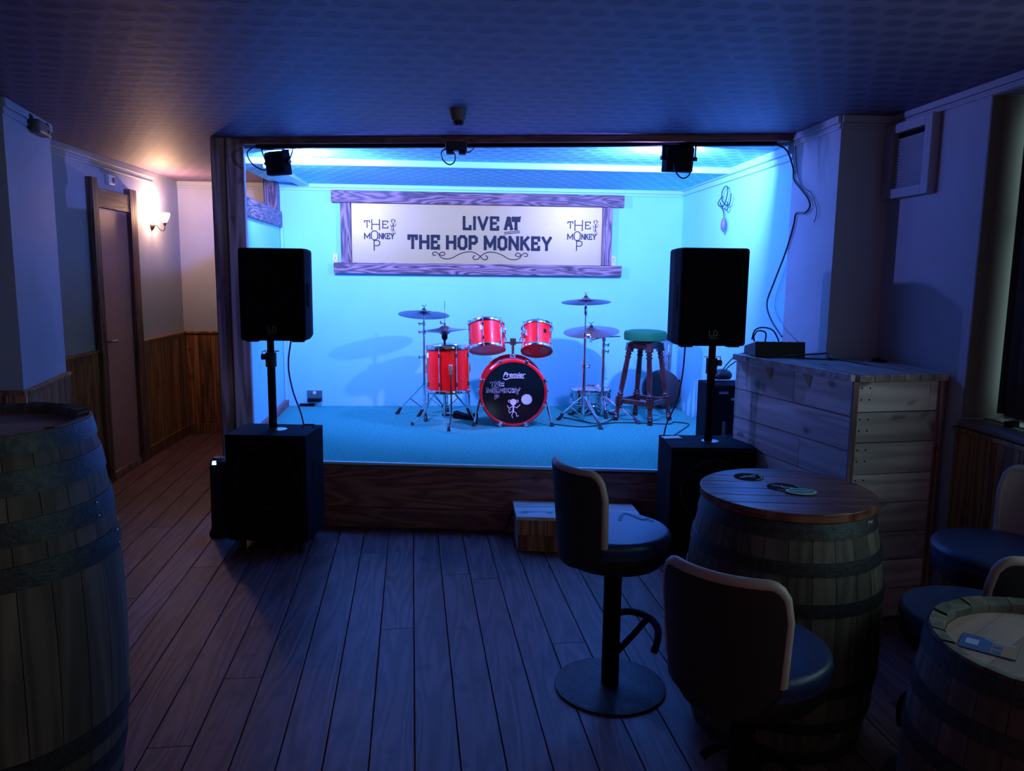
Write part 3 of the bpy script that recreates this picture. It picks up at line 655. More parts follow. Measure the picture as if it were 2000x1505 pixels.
cable('speaker_cable', [(-.90, 4.42, 1.16), (-.925, 4.43, 1.0), (-.91, 4.45, .85), (-.87, 4.48, .70), (-.85, 4.46, .60)], .0045, 'cablep', 'thin purple cable dropping behind the left speaker to its subwoofer')
cable('speaker_cable', [(1.24, 4.11, 1.19), (1.235, 4.12, 1.0), (1.215, 4.14, .84), (1.17, 4.17, .70), (1.15, 4.15, .60)], .0045, 'cablep', 'thin purple cable dropping behind the right speaker to its subwoofer')

# ------------------------------------------------------------------ plank counter
CT = 1.11
A_, B_, C_, D_ = Vector((1.70, 3.175)), Vector((2.135, 3.235)), Vector((2.135, 3.82)), Vector((1.495, 4.03))
ctr = thing('plank_counter', 'tall counter clad in reclaimed pallet planks at the right of the stage', 'counter', (0, 0, 0))
MB().prism([tuple(v) for v in (A_ + Vector((.03, .03)), B_ + Vector((-.01, .03)), C_, Vector((1.875, 3.82)), Vector((1.875, 4.12)), D_ + Vector((.035, -.0)))], .002, CT - .03).build('carcass', 'black', ctr, smooth=False)
def cladding(name, a, b, rows, mat, seams):
    d = (b - a); L = d.length; d.normalize(); nrm = Vector((-d.y, d.x)); m = MB()
    ang = math.atan2(d.y, d.x)
    T = Matrix.Translation((a.x, a.y, 0)) @ Matrix.Rotation(ang, 4, 'Z'); 
    z = CT - .03
    hs = rows; k = 0
    while z > .02:
        h = hs[k % len(hs)]; z0 = max(.004, z - h); cuts = [0] + sorted(seams[k % len(seams)]) + [1]
        for i in range(len(cuts) - 1):
            m.rnd = random.random(); m.box(cuts[i] * L + .001, cuts[i + 1] * L - .001, 0, .022, z0 + .002, z - .002)
        z -= h; k += 1
    o = m.build(name, mat, ctr, smooth=False, bevel=.0025); o.matrix_local = T
    return o, T, L
sd, Ts, Ls = cladding('side_cladding', D_, A_, [.155, .15, .148, .152], 'pallet', [[.12, .55], [.18], [.62], [], [.35, .66]])
ft, Tf, Lf = cladding('front_cladding', A_, B_, [.135, .135, .14, .132, .135, .13], 'pallet', [[.85], [], [], [.97], []])
m = MB()
for s_ in range(7):
    z = CT - .06 - s_ * .135
    for q in (.035, .075):
        for dz in (0, -.05): m.T = Tf; m.tube([(q, .0, z + dz), (q, -.0012, z + dz)], .004, 8)
m.build('nail_heads', 'black', ctr)
m = MB(); m.rnd = .2; m.T = Tf; m.box(-.012, .014, -.012, .0, .004, CT - .03); m.build('corner_strip', 'dwood', ctr, smooth=False)
m = MB(); m.rnd = .6; m.T = Tf; m.box(Lf - .028, Lf, -.014, .0, .004, CT - .03); m.build('corner_strip', 'dwood', ctr, smooth=False)
m = MB()
# top boards run from front to back; their sawn ends show along the front edge
n = 6
for i in range(n):
    m.rnd = random.random(); p = A_ + (B_ - A_) * (i / n); q = A_ + (B_ - A_) * ((i + 1) / n)
    E1 = Vector((1.885, 3.82)); far = [D_, D_ + Vector((.13, -.005)), D_ + Vector((.26, -.01)), Vector((1.885, 4.0)), Vector((1.96, 3.825)), Vector((2.05, 3.822)), C_]
    far = [D_, Vector((1.62, 4.05)), Vector((1.75, 4.08)), Vector((1.876, 4.10)), Vector((1.9, 3.826)), Vector((2.02, 3.824)), C_]
    g = (B_ - A_).normalized() * .0015; off = Vector((.008, -.022))
    m.prism([tuple(v) for v in (p + g + off * 1, q - g + off, far[i + 1], far[i])] if i != 3 else [tuple(v) for v in (p + g + off, q - g + off, Vector((1.9, 3.826)), Vector((1.879, 3.826)), far[3])], CT - .03, CT)
m.build('top', 'pallety', ctr, smooth=False, bevel=.002)
m = MB(); m.rnd = .4; m.T = Ts
m.box(0, Ls, -.024, .0, CT - .03, CT); m.build('top_edge', 'pallet', ctr, smooth=False, bevel=.002)
for q in (.33, .66):
    m = MB(); m.T = Ts
    x0 = q * Ls
    m.hexa(((x0 + .008, -.003, CT - .095), (x0 + .012, -.003, CT - .095), (x0 + .012, -.0, CT - .095), (x0 + .008, -.0, CT - .095),
            (x0 - .032, -.003, CT - .040), (x0 + .028, -.003, CT - .040), (x0 + .028, -.0, CT - .040), (x0 - .032, -.0, CT - .040)))
    m.build('bracket', 'gold', ctr, smooth=False)
# mixer and things on the counter
t = thing('mixing_desk', 'dark mixing desk standing on the back of the plank counter', 'mixer', (1.665, 3.93, CT + .001), -4)
m = MB(); m.hexa(((-.13, -.08, 0), (.125, -.08, 0), (.125, .12, 0), (-.13, .12, 0), (-.13, -.07, .078), (.125, -.07, .078), (.125, .12, .04), (-.13, .12, .04))); m.build('desk_body', 'plastic', t, smooth=False, bevel=.004)
for i in range(6):
    for j in range(3):
        m = MB(); m.T = Matrix.Translation((-.105 + i * .041, -.03 + j * .05, .070 - j * .010)); m.lathe([(.005, 0), (.004, .006)], 10); m.build('control_knob', 'plastic', t)
cable('desk_cable', [(1.55, 3.97, 1.19), (1.56, 3.96, 1.24), (1.60, 3.95, 1.255), (1.645, 3.93, 1.24), (1.675, 3.92, 1.185)], .004, 'cable', 'black cable arching over the mixing desk')
cable('desk_cable', [(1.60, 3.92, 1.185), (1.602, 3.915, 1.215), (1.592, 3.91, 1.235), (1.555, 3.91, 1.24), (1.54, 3.92, 1.21), (1.548, 3.93, 1.185)], .004, 'cable', 'short jack cable rising from the mixing desk toward the speaker')
cable('desk_cable', [(1.555, 3.82, 1.117), (1.63, 3.80, 1.12), (1.74, 3.79, 1.13), (1.85, 3.80, 1.135), (1.875, 3.79, 1.14), (1.873, 3.74, 1.125), (1.86, 3.69, 1.117), (1.78, 3.72, 1.117), (1.70, 3.76, 1.117)], .004, 'cable', 'black cable lying in a loop in front of the mixing desk')
t = thing('small_adapter', 'small dark block and wires lying by the wall on the counter', 'adapter', (2.06, 3.66, CT + .001), 20)
MB().box(-.02, .02, -.012, .012, 0, .018).build('block_body', 'plastic', t, smooth=False, bevel=.004)
MB().tube(smooth_path([(.02, 0, .006), (.045, -.015, .006), (.02, -.04, .006), (-.03, -.04, .006), (-.06, -.02, .006)]), .0035, 6).build('wire', 'cable', t)
# rack case on the stage behind the counter
t = thing('rack_case', 'black equipment case with a pale handle on the stage behind the right speaker pole', 'case', (1.70, 4.78, STAGE + .001))
MB().box(-.105, .14, -.06, .20, 0, .44).build('case_body', 'black', t, smooth=False, bevel=.008)
MB().box(-.02, .0, -.072, -.06, .09, .21).build('side_handle', 'grey', t, smooth=False, bevel=.005)
m = MB(); m.tube([(-.08, .0, .44), (-.08, .0, .462), (.10, .0, .462), (.10, .0, .44)], .006, 8); m.build('top_handle', 'steel', t)
for q in ((-.05, .01, -.063, -.06, .385, .40), (.03, .09, -.066, -.06, .345, .36)): MB().box(*q).build('latch', 'steel', t, smooth=False)
t = thing('equipment_bag', 'dark rounded bag sitting on top of the black equipment case', 'bag', (1.73, 4.90, STAGE + .443))
m = MB(); m.T = Matrix.Scale(.6, 4, (0, 0, 1)) if False else Matrix.Identity(4); m.ball((0, 0, .04), .062, 12, .64); m.build('bag_body', 'shell', t)
cable('desk_cable', [(1.74, 4.12, 1.10), (1.70, 4.40, 1.06), (1.68, 4.62, .98), (1.665, 4.78, .88)], .0035, 'cable', 'black cable running down from the counter to the equipment case')
cable('desk_cable', [(1.72, 4.13, 1.095), (1.685, 4.50, 1.06), (1.675, 4.75, .93), (1.68, 4.80, .87)], .0035, 'cable', 'second black cable sagging from the counter to the equipment case')
# step box
t = thing('step_box', 'low wooden step box standing against the stage front behind the first bar stool', 'step', (0, 0, 0))
bxs = [(.352, 4.12), (1.02, 4.03), (1.02, 4.335), (.352, 4.425)]
MB().prism([(x + (.015 if x < .5 else -.015), y + (.015 if i < 2 else -.005)) for i, (x, y) in enumerate(bxs)], .002, .18).build('carcass', 'black', t, smooth=False)
for k in range(2):
    m = MB(); m.rnd = .3 + .5 * k; z = .004 + k * .09; m.prism([bxs[0], bxs[1], (1.02, 4.05), (.352, 4.14)], z, z + .088); m.build('front_board', 'wains', t, smooth=False, bevel=.002)
m = MB(); m.rnd = .5; m.prism([(.352, 4.14), (.372, 4.138), (.372, 4.42), (.352, 4.425)], .004, .182); m.build('side_board', 'pallety', t, smooth=False, bevel=.002)
for k in range(3):
    m = MB(); m.rnd = .2 + .3 * k; a, b = k / 3, (k + 1) / 3 - .01
    f = lambda x, s: (x, (4.11 if x < .5 else 4.02) + (.315 if x < .5 else .315) * s)
    m.prism([f(.342, a), f(1.03, a), f(1.03, b), f(.342, b)], .183, .203); m.build('top_board', 'pallet', t, smooth=False, bevel=.002)
cable('floor_cable', [(-.70, 4.53, .012), (-.3, 4.50, .012), (.0, 4.465, .012), (.2, 4.42, .012), (.30, 4.41, .03), (.335, 4.41, .12), (.42, 4.45, .19), (.55, 4.42, .21)], .006, 'cable', 'black cable along the foot of the stage front and over the step box')

# ------------------------------------------------------------------ drum kit
def drum(name, label, cat, loc, rot, rad, dep, lugs, headtop='skin', headbot='skin', group=None, phase=0, shellmat='red'):
    t = thing(name, label, cat, loc, rot=rot, group=group)
    m = MB(); m.lathe([(rad, -dep / 2 + .012), (rad, dep / 2 - .012)], 48, caps=False); m.lathe([(rad - .006, dep / 2 - .012), (rad - .006, -dep / 2 + .012)], 48, caps=False); m.build('shell', shellmat, t)
    for s in (1, -1):
        m = MB(); zz = s * dep / 2; m.lathe([(rad + .004, zz - .014), (rad + .009, zz - .014), (rad + .011, zz - .004), (rad + .009, zz + .008), (rad + .004, zz + .012), (rad + .002, zz + .008), (rad + .004, zz - .014)], 48, caps=False)
        m.build('hoop', 'chrome', t)
    m = MB(); m.lathe([(rad + .003, dep / 2 - .004), (rad - .01, dep / 2 + .002), (.001, dep / 2 + .002)], 48, caps=False); m.build('drum_head', headtop, t)
    m = MB(); m.lathe([(.001, -dep / 2 - .002), (rad - .01, -dep / 2 - .002), (rad + .003, -dep / 2 + .004)], 48, caps=False); m.build('drum_head', headbot, t)
    for k in range(lugs):
        a = phase + k * 2 * math.pi / lugs; T = Matrix.Rotation(a, 4, 'Z') @ Matrix.Translation((rad, 0, 0))
        m = MB(); m.T = T; L = min(.055, dep * .3)
        for s in (-1, 1):
            z = s * (dep / 2 - .055 if dep > .2 else dep / 2 - .045)
            m.hexa(((-.002, -.008, z - .020), (.013, -.006, z - .014), (.013, .006, z - .014), (-.002, .008, z - .020), (-.002, -.008, z + .020), (.013, -.006, z + .014), (.013, .006, z + .014), (-.002, .008, z + .020)))
            m.tube([(.010, 0, z), (.010, 0, s * (dep / 2 + .012))], .003, 8)
            m.ball((.010, 0, s * (dep / 2 + .012)), .0055, 6)
        m.tube([(.008, 0, -dep / 2 + .05), (.008, 0, dep / 2 - .05)], .0045, 8)
        m.build('lug', 'chrome', t)
    return t
# floor tom (left)
FT = (-.043, 5.62)
t = drum('floor_tom', 'deep red drum on three bent chrome legs at the left of the kit', 'drum', (FT[0], FT[1], .828), (R(-3.5), R(-1), R(0)), .150, .315, 8, group='red drum kit', phase=R(22.5))
for k, (lx, ly, fx_, fy_) in enumerate(((.02, -.162, .0, -.19), (-.15, .06, -.27, .11), (.15, .09, .20, .14))):
    m = MB(); m.tube(smooth_path([(lx, ly, .02), (lx, ly, -.25), (lx + (fx_ - lx) * .35, ly + (fy_ - ly) * .35, -.34), (fx_, fy_, -.405)], 5), .0055, 8)
    lg = m.build('leg', 'chrome', t)
    m = MB(); m.tube([(fx_, fy_, -.427), (fx_, fy_, -.395)], [.013, .009], 12); m.build('rubber_foot', 'rubber', lg)
    m = MB(); m.box(lx - .014, lx + .014, ly - .010, ly + .014, -.03, .04); m.ball((lx, ly - .014, .03), .01, 6); m.build('leg_bracket', 'chrome', t, bevel=.004)
# bass drum: axis along y
BX, BY, BZ, BR = .433, 5.63, .650, .232
bd = thing('bass_drum', 'large bass drum with red hoop and black printed front head', 'drum', (BX, BY, BZ), rot=(R(90), 0, R(-2)), group='red drum kit')
m = MB(); m.lathe([(BR - .004, -.36), (BR - .004, -.02)], 56, caps=False); m.build('shell', 'red', bd)
for z0 in (-.40, -.036):
    m = MB(); m.lathe([(BR, z0), (BR + .016, z0), (BR + .018, z0 + .034), (BR + .010, z0 + .040), (BR - .004, z0 + .040), (BR - .006, z0), (BR, z0)], 64, caps=False); m.build('hoop', 'reddark', bd)
m = MB(); m.lathe([(.001, -.006), (BR - .008, -.006), (BR - .002, -.002)], 56, caps=False); m.build('front_head', 'bskin', bd)
m = MB(); m.lathe([(BR - .002, -.39), (.001, -.39)], 56, caps=False); m.build('rear_head', 'skin', bd)
m = MB(); m.T = Matrix.Translation((.098, -.045, -.0052)); m.lathe([(.001, .0), (.040, 0)], 32, caps=False); m.build('port_hole', 'print', bd)
m = MB(); m.T = Matrix.Translation((.098, -.045, -.0055)); m.ring(.040, .0435, 0, .003, 32); m.build('port_ring', 'plastic', bd)
for k in range(8):
    a = R(22.5 + 45 * k); T = Matrix.Rotation(a, 4, 'Z') @ Matrix.Translation((BR + .014, 0, 0)); m = MB(); m.T = T
    m.box(-.012, .014, -.011, .011, -.02, .010); m.tube([(.006, 0, -.09), (.006, 0, .004)], .0035, 8); m.bar((.012, -.02, -.005), (.012, .02, -.005), .004, .007, up=(1, 0, 0)); m.ball((.012, 0, .012), .008, 6)
    m.build('claw', 'chrome', bd, bevel=.002)
for s in (-1, 1):
    m = MB(); m.tube([(s * (BR + .0), .0, -.08), (s * (BR + .028), -.12, -.05), (s * (BR + .055), -.238, -.015)], [.0085, .0085, .007], 10); sp_ = m.build('spur', 'chrome', bd)
    m = MB(); m.tube([(s * (BR + .053), -.222, -.02), (s * (BR + .056), -.249, -.012)], [.012, .014], 12); m.build('rubber_foot', 'rubber', sp_)
    m = MB(); m.tube([(s * (BR - .01), .015, -.08), (s * (BR + .022), .0, -.07)], .017, 12); m.tube([(s * (BR + .01), .0, -.06), (s * (BR + .035), .012, -.05)], .006, 8); m.build('spur_bracket', 'chrome', bd)
# head prints
m = MB(); m.T = Matrix.Translation((0, 0, -.0055))
def prem():
    cu = bpy.data.curves.new('txt', 'FONT'); cu.body = 'Premier'; cu.size = .062; cu.shear = .35; cu.offset = .0012; cu.align_x = 'CENTER'
    to = bpy.data.objects.new('txt', cu); col.objects.link(to); dg = bpy.context.evaluated_depsgraph_get(); dg.update()
    me = bpy.data.meshes.new_from_object(to.evaluated_get(dg)); bpy.data.objects.remove(to)
    me.name = 'maker_lettering'; me.materials.clear(); me.materials.append(M['print'])
    o = bpy.data.objects.new('maker_lettering', me); col.objects.link(o); o.parent = bd; o.location = (.0, .120, -.0035)
    w_ = max(v.co.x for v in me.vertices) - min(v.co.x for v in me.vertices); k = .165 / w_; o.scale = (k, k, 1)
prem()
m2 = MB(); m2.T = Matrix.Translation((0, 0, -.005)); q = smooth_path([(-.075, .108, 0), (-.055, .100, 0), (-.02, .112, 0), (.075, .112, 0)], 5); ribbon(m2, [(v.x, v.y) for v in q], .006, 0, .002); m2.build('maker_underline', 'print', bd, smooth=False)
for w_, mt_, zz in ((.011, 'print', 0), (.0055, 'ink', .0015)):
    m = MB(); m.T = Matrix.Translation((0, 0, -.005))
    text(m, 'T', -.170, .045, .040, w_ * .6, width=.030, ser=.2, z0=zz, z1=zz + .0015)
    text(m, 'H', -.133, .045, .046, w_, width=.026, ser=.2, z0=zz, z1=zz + .0015)
    text(m, 'E', -.095, .045, .038, w_ * .8, width=.022, ser=.2, z0=zz, z1=zz + .0015)
    text(m, 'M', -.192, -.002, .042, w_, width=.036, ser=.25, z0=zz, z1=zz + .0015)
    text(m, 'NKE', -.103, -.002, .042, w_, width=.112, ser=.25, gap=.36, z0=zz, z1=zz + .0015)
    text(m, 'Y', .015, -.012, .052, w_, width=.030, ser=.0, z0=zz, z1=zz + .0015)
    text(m, 'P', -.133, -.050, .040, w_, width=.022, ser=.1, z0=zz, z1=zz + .0015)
    ribbon(m, [(-.128 + .021 * math.cos(i * .5236), .020 + .022 * math.sin(i * .5236)) for i in range(13)], w_ * .6, zz, zz + .0015)
    m.build('band_lettering', mt_, bd, smooth=False)
m = MB(); m.T = Matrix.Translation((0, 0, -.005)); ribbon(m, [(-.128 + r_ * math.cos(i * .7), .020 + r_ * math.sin(i * .7)) for i, r_ in enumerate((.006, .007, .009, .010, .009, .008, .008, .01, .013))], .003, 0, .002)
monkey(m, .0, -.185, .165, .0045); m.build('head_drawing', 'print', bd, smooth=False)
m = MB(); m.T = Matrix.Translation((0, 0, -.0052)); m.T = m.T @ Matrix.Translation((0, -.185 + .165 * .72, 0)); m.lathe([(.001, .001), (.021, .001)], 20, caps=False); m.build('drawn_face', 'print', bd)
# tom mount
mt = MB()
mt.tube([(0, BR - .01, -.20), (0, BR + .135, -.20)], .012, 14); mt.ball((0, BR + .02, -.20), .022, 8); mt.build('mount_post', 'chrome', bd)
mt = MB(); mt.box(-.022, .022, BR + .105, BR + .155, -.225, -.175)
mt.tube([(-.02, BR + .12, -.20), (-.075, BR + .122, -.20), (-.095, BR + .16, -.20)], .009, 10); mt.tube([(.02, BR + .12, -.20), (.075, BR + .122, -.20), (.088, BR + .16, -.20)], .009, 10)
for s in (-1, 1): mt.tube([(s * .05, BR + .135, -.20), (s * .06, BR + .165, -.19)], .004, 8); mt.ball((s * .01, BR + .01, -.16), .01, 6)
mt.build('tom_holder', 'chrome', bd)
# rack toms
ty = BY + .20
t1 = drum('rack_tom', 'larger red mounted drum hanging over the left of the bass drum', 'drum', (.243, ty, 1.050), (R(-22), R(-2), 0), .130, .195, 6, group='red drum kit', phase=R(-90 - 12), headbot='skin')
m = MB(); m.T = Matrix.Rotation(R(-108), 4, 'Z'); m.box(.127, .1325, -.014, .014, .012, .05); m.build('badge', 'print', t1, smooth=False, bevel=.003)
m = MB(); m.T = Matrix.Rotation(R(-30), 4, 'Z'); m.box(.125, .142, -.03, .03, -.03, .03); m.tube([(.14, -.0, 0), (.155, .0, 0)], .014, 12); m.tube([(.145, .02, .01), (.15, .02, .04)], .006, 8); m.build('mount_bracket', 'chrome', t1, bevel=.006)
t2 = drum('rack_tom', 'smaller red mounted drum hanging over the right of the bass drum', 'drum', (.620, ty, 1.035), (R(-31), R(3), 0), .112, .185, 6, group='red drum kit', phase=R(-90 - 3), headbot='skinred')
m = MB(); m.T = Matrix.Rotation(R(-65), 4, 'Z'); m.box(.109, .1145, -.012, .012, .0, .032); m.build('badge', 'coastd', t2, smooth=False, bevel=.003)
m = MB(); m.T = Matrix.Rotation(R(-150), 4, 'Z'); m.box(.107, .124, -.028, .028, -.025, .03); m.tube([(.12, 0, 0), (.14, 0, 0)], .014, 12); m.tube([(.125, -.02, .01), (.13, -.02, .04)], .006, 8); m.build('mount_bracket', 'chrome', t2, bevel=.006)

def tripod(t, apex, feet, zlow=.10, r=.0075, spread=.55):
    """three double strut legs from a collar at height apex to feet (x, y) on the floor"""
    for fx_, fy_ in feet:
        f = Vector((fx_, fy_, .022)); a = Vector((fx_ * .06, fy_ * .06, apex)); d = (f - a); side = Vector((-fy_, fx_, 0)).normalized() * .009
        m = MB()
        m.tube([a + side, a + d * .55 + side, f], [r * .7, r * .7, r * .8], 8); m.tube([a - side, a + d * .55 - side, f], [r * .7, r * .7, r * .8], 8)
        lg = m.build('leg', 'chrome', t)
        m = MB(); m.tube([f - d.normalized() * .045, f + Vector((0, 0, -.020)) + d.normalized() * .01], [.010, .017], 12); m.build('rubber_foot', 'rubber', lg)
        m = MB(); m.tube([Vector((fx_ * .06, fy_ * .06, zlow)), a + d * .5], r * .6, 8); m.build('brace', 'chrome', t)
    m = MB(); m.tube([(0, 0, apex - .02), (0, 0, apex + .02)], .017, 14); m.tube([(0, 0, zlow - .015), (0, 0, zlow + .01)], .015, 14); m.build('leg_collar', 'chrome', t)
def wing(m, x, y, z, s=.011):
    m.bar((x - s * 1.6, y, z + s * 1.3), (x, y, z), .004, .006, up=(0, 1, 0)); m.bar((x, y, z), (x + s * 1.6, y, z + s * 1.3), .004, .006, up=(0, 1, 0)); m.ball((x, y, z), s * .6, 6)
def joint(m, z, side=1, r=.016):
    m.tube([(0, 0, z - .016), (0, 0, z + .016)], r, 12); m.tube([(0, 0, z), (side * .038, 0, z)], .005, 8); m.bar((side * .035, 0, z - .013), (side * .042, 0, z + .013), .005, .008, up=(1, 0, 0))
def cymbal(label, loc, rot, rad, bell=.045, group='bronze cymbals'):
    t = thing('cymbal', label, 'cymbal', loc, rot=rot, group=group)
    P = [(.005, .024), (bell * .5, .022), (bell * .85, .012), (bell, .006), (rad * .5, -.001), (rad * .8, -.008), (rad, -.016)]
    m = MB(); m.lathe(P + [(r_, z - .0015) for r_, z in P[::-1]], 56, caps=False); m.build('bronze_plate', 'brass', t, angle=60)
    m = MB(); m.tube([(0, 0, -.02), (0, 0, .055)], .0035, 8); m.lathe([(.014, .024), (.014, .034), (.004, .036)], 14); m.build('felt_washer', 'rubber', t)
    m = MB(); wing(m, 0, 0, .048, .012); m.build('wing_nut', 'chrome', t)
    return t
# left crash stand
cs = (-.233, 6.10)
t = thing('cymbal_stand', 'slim chrome cymbal stand behind the left side of the floor tom', 'stand', (cs[0], cs[1], STAGE + .001), group='cymbal stands')
tripod(t, .24, ((-.215, .06), (.02, -.245), (.16, .22)), .06)
MB().tube([(0, 0, .02), (0, 0, .46)], .0115, 14).build('lower_tube', 'chrome', t)
m = MB(); m.tube([(0, 0, .46), (0, 0, .70)], .009, 12); m.tube([(0, 0, .70), (0, 0, .775)], .006, 10); m.build('upper_tube', 'chrome', t)
m = MB(); joint(m, .46, -1); joint(m, .655, -1); joint(m, .72, -1, .013); m.build('height_joint', 'chrome', t)
cymbal('small thin bronze cymbal on the slim stand at the far left of the kit', (cs[0], cs[1], 1.205), (R(-13), R(1.5), 0), .198, .04)
# hi-hat
hs = (-.072, 6.0)
t = thing('hihat_stand', 'chrome hi-hat stand with a tall thin rod behind the floor tom', 'stand', (hs[0], hs[1], STAGE + .001))
tripod(t, .27, ((.20, .13), (-.20, .05), (.02, .25)), .07)
MB().tube([(0, 0, .02), (0, 0, .52)], .0125, 14).build('lower_tube', 'chrome', t)
m = MB(); m.tube([(0, 0, .52), (0, 0, .645)], .009, 12); m.lathe([(.010, .60), (.022, .615), (.024, .66), (.012, .662)], 16); m.build('cymbal_seat', 'plastic', t)
MB().tube([(0, 0, .66), (0, 0, .90)], .003, 8).build('pull_rod', 'steel', t)
m = MB(); m.tube([(0, 0, .70), (0, 0, .735)], .010, 12); m.tube([(0, 0, .725), (-.03, 0, .735)], .004, 8); m.bar((-.03, 0, .725), (-.03, 0, .75), .006, .01, up=(1, 0, 0)); m.build('clutch', 'chrome', t)
m = MB(); m.hexa(((-.02, .0, .012), (.08, -.01, .012), (.08, .02, .012), (-.02, .03, .012), (-.02, .0, .03), (.08, -.01, .02), (.08, .02, .02), (-.02, .03, .03))); m.build('foot_pedal', 'black', t, smooth=False)
def hat(name_label, z, flip, rx, ry):
    t = thing('hihat_cymbal', name_label, 'cymbal', (hs[0], hs[1], z), rot=(R(180) + R(rx) if flip else R(rx), R(ry), 0), group='hi-hat pair')
    P = [(.005, .022), (.025, .020), (.038, .010), (.045, .005), (.10, -.002), (.150, -.008), (.172, -.010)]
    m = MB(); m.lathe(P + [(r_, q - .0015) for r_, q in P[::-1]], 48, caps=False); m.build('bronze_plate', 'brass', t, angle=60); return t
hat('upper cymbal of the hi-hat pair behind the floor tom', 1.092, False, -2, -2)
hat('lower cymbal of the hi-hat pair behind the floor tom', 1.066, True, -3, -4)
# kick pedal
t = thing('kick_pedal', 'black foot pedal on the carpet between the floor tom and the bass drum', 'pedal', (.11, 5.90, STAGE + .001), -24)
m = MB(); m.hexa(((-.13, .0, .004), (.02, .0, .004), (.02, .07, .004), (-.13, .07, .004), (-.13, .0, .055), (.02, .0, .02), (.02, .07, .02), (-.13, .07, .055))); m.build('foot_board', 'black', t, smooth=False, bevel=.003)
m = MB(); m.box(.02, .05, -.01, .08, .0, .045); m.build('pedal_frame', 'black', t, smooth=False, bevel=.006)
# tall stand on the right
ts = (.990, 5.86)
t = thing('cymbal_stand', 'tall straight chrome cymbal stand right of the bass drum', 'stand', (ts[0], ts[1], STAGE + .001), group='cymbal stands')
tripod(t, .185, ((-.185, .03), (.075, -.33), (.12, .24)), .04, r=.0085)
MB().tube([(0, 0, .03), (0, 0, .42)], .0135, 16).build('lower_tube', 'chrome', t)
MB().tube([(0, 0, .42), (0, 0, .66)], .0105, 14).build('middle_tube', 'chrome', t)
m = MB(); m.tube([(0, 0, .66), (0, 0, .86)], .0065, 12); m.lathe([(.006, .80), (.014, .82), (.014, .86), (.006, .88)], 12); m.tube([(0, 0, .86), (0, 0, .915)], .004, 8); m.build('upper_tube', 'chrome', t)
m = MB(); joint(m, .42, 1, .017); joint(m, .66, 1, .015); m.build('height_joint', 'chrome', t)
cymbal('flat bronze cymbal at the top of the tall straight stand', (ts[0], ts[1], 1.322), (R(-9), 0, 0), .187, .04)
# boom stand
bs = (1.165, 6.02)
t = thing('cymbal_stand', 'chrome boom stand with a short side arm beside the green stool', 'stand', (bs[0], bs[1], STAGE + .001), group='cymbal stands')
tripod(t, .165, ((.225, -.29), (.02, -.075), (-.16, .20)), .035, r=.0085)
MB().tube([(0, 0, .02), (0, 0, .52)], .0135, 16).build('lower_tube', 'chrome', t)
m = MB(); m.tube([(0, 0, .52), (0, 0, .62)], .010, 12); m.tube([(0, -.0, .60), (0, 0, .65)], .016, 12); m.build('upper_tube', 'chrome', t)
m = MB(); joint(m, .52, 1, .016); joint(m, .57, 1, .013); m.build('height_joint', 'chrome', t)
m = MB(); m.tube([(-.105, -.0, .605), (.0, -.0, .632), (.13, 0, .638)], .005, 10); m.tube([(-.105, 0, .59), (-.10, 0, .625)], .012, 10); m.tube([(-.10, 0, .62), (-.10, 0, .665)], .004, 8); m.build('boom_arm', 'chrome', t)
cymbal('large tilted bronze cymbal on the boom stand', (bs[0] - .10, bs[1], 1.088), (R(8), R(-4), 0), .218, .05)
# snare on a low stand
t = drum('snare_drum', 'shallow chrome snare drum sitting low behind the two right stands', 'drum', (1.10, 6.20, .545), (R(0), 0, 0), .162, .10, 8, phase=R(10), shellmat='chrome')
t = thing('snare_stand', 'low chrome basket stand under the snare drum', 'stand', (1.10, 6.20, STAGE + .001))
tripod(t, .045, ((-.17, -.10), (.17, -.10), (.0, .19)), .02, r=.006)
m = MB()
for k in range(3):
    a = R(30 + 120 * k); m.tube([(0, 0, .03), (.15 * math.cos(a), .15 * math.sin(a), .072), (.174 * math.cos(a), .174 * math.sin(a), .085)], .006, 8)
m.build('basket', 'chrome', t)
# green topped stool
gs = (1.458, 5.88)
t = thing('wooden_bar_stool', 'tall turned mahogany bar stool with a green leather seat on the stage', 'stool', (gs[0], gs[1], STAGE + .001), 2)
m = MB(); m.lathe([(.150, .622), (.160, .626), (.163, .672), (.155, .690), (.12, .698), (.001, .701)], 44); m.build('seat', 'green', t)
legs = [(0, -1), (-1, 0), (1, 0), (0, 1)]
tp, bt = .112, .215
for dx, dy in legs:
    m = MB(); rn = random.random(); m.rnd = rn
    a = Vector((dx * tp, dy * tp, .60)); b = Vector((dx * bt, dy * bt, .0))
    prof = [(0, .020), (.03, .022), (.035, .015), (.05, .024), (.07, .017), (.085, .024), (.105, .017), (.30, .021), (.31, .026), (.325, .018), (.345, .026), (.36, .019), (.42, .019), (.56, .023), (.80, .019), (.83, .026), (.845, .017), (.865, .026), (.885, .018), (.90, .022), (1, .024)]
    m.tube([b.lerp(a, s) for s, _ in prof], [r_ for _, r_ in prof], 12)
    # square blocks for the joints
    for s0, s1, w_ in ((.205, .30, .050), (.895, 1.0, .052)):
        m.bar(b.lerp(a, s0), b.lerp(a, s1), w_, w_, up=(dx + .001, dy, .3))
    m.build('leg', 'mahog', t, angle=40)
for z, s0, th, nm in ((.155, .24, .035, 'stretcher'), (.585, .975, .05, 'apron')):
    r_ = bt + (tp - bt) * s0
    P = [Vector((dx * r_, dy * r_, z)) for dx, dy in ((0, -1), (1, 0), (0, 1), (-1, 0))]
    for k in range(4): m = MB(); m.rnd = .3 + .1 * k; m.bar(P[k], P[(k + 1) % 4], .022, th); m.build(nm, 'mahog', t, smooth=False, bevel=.002)
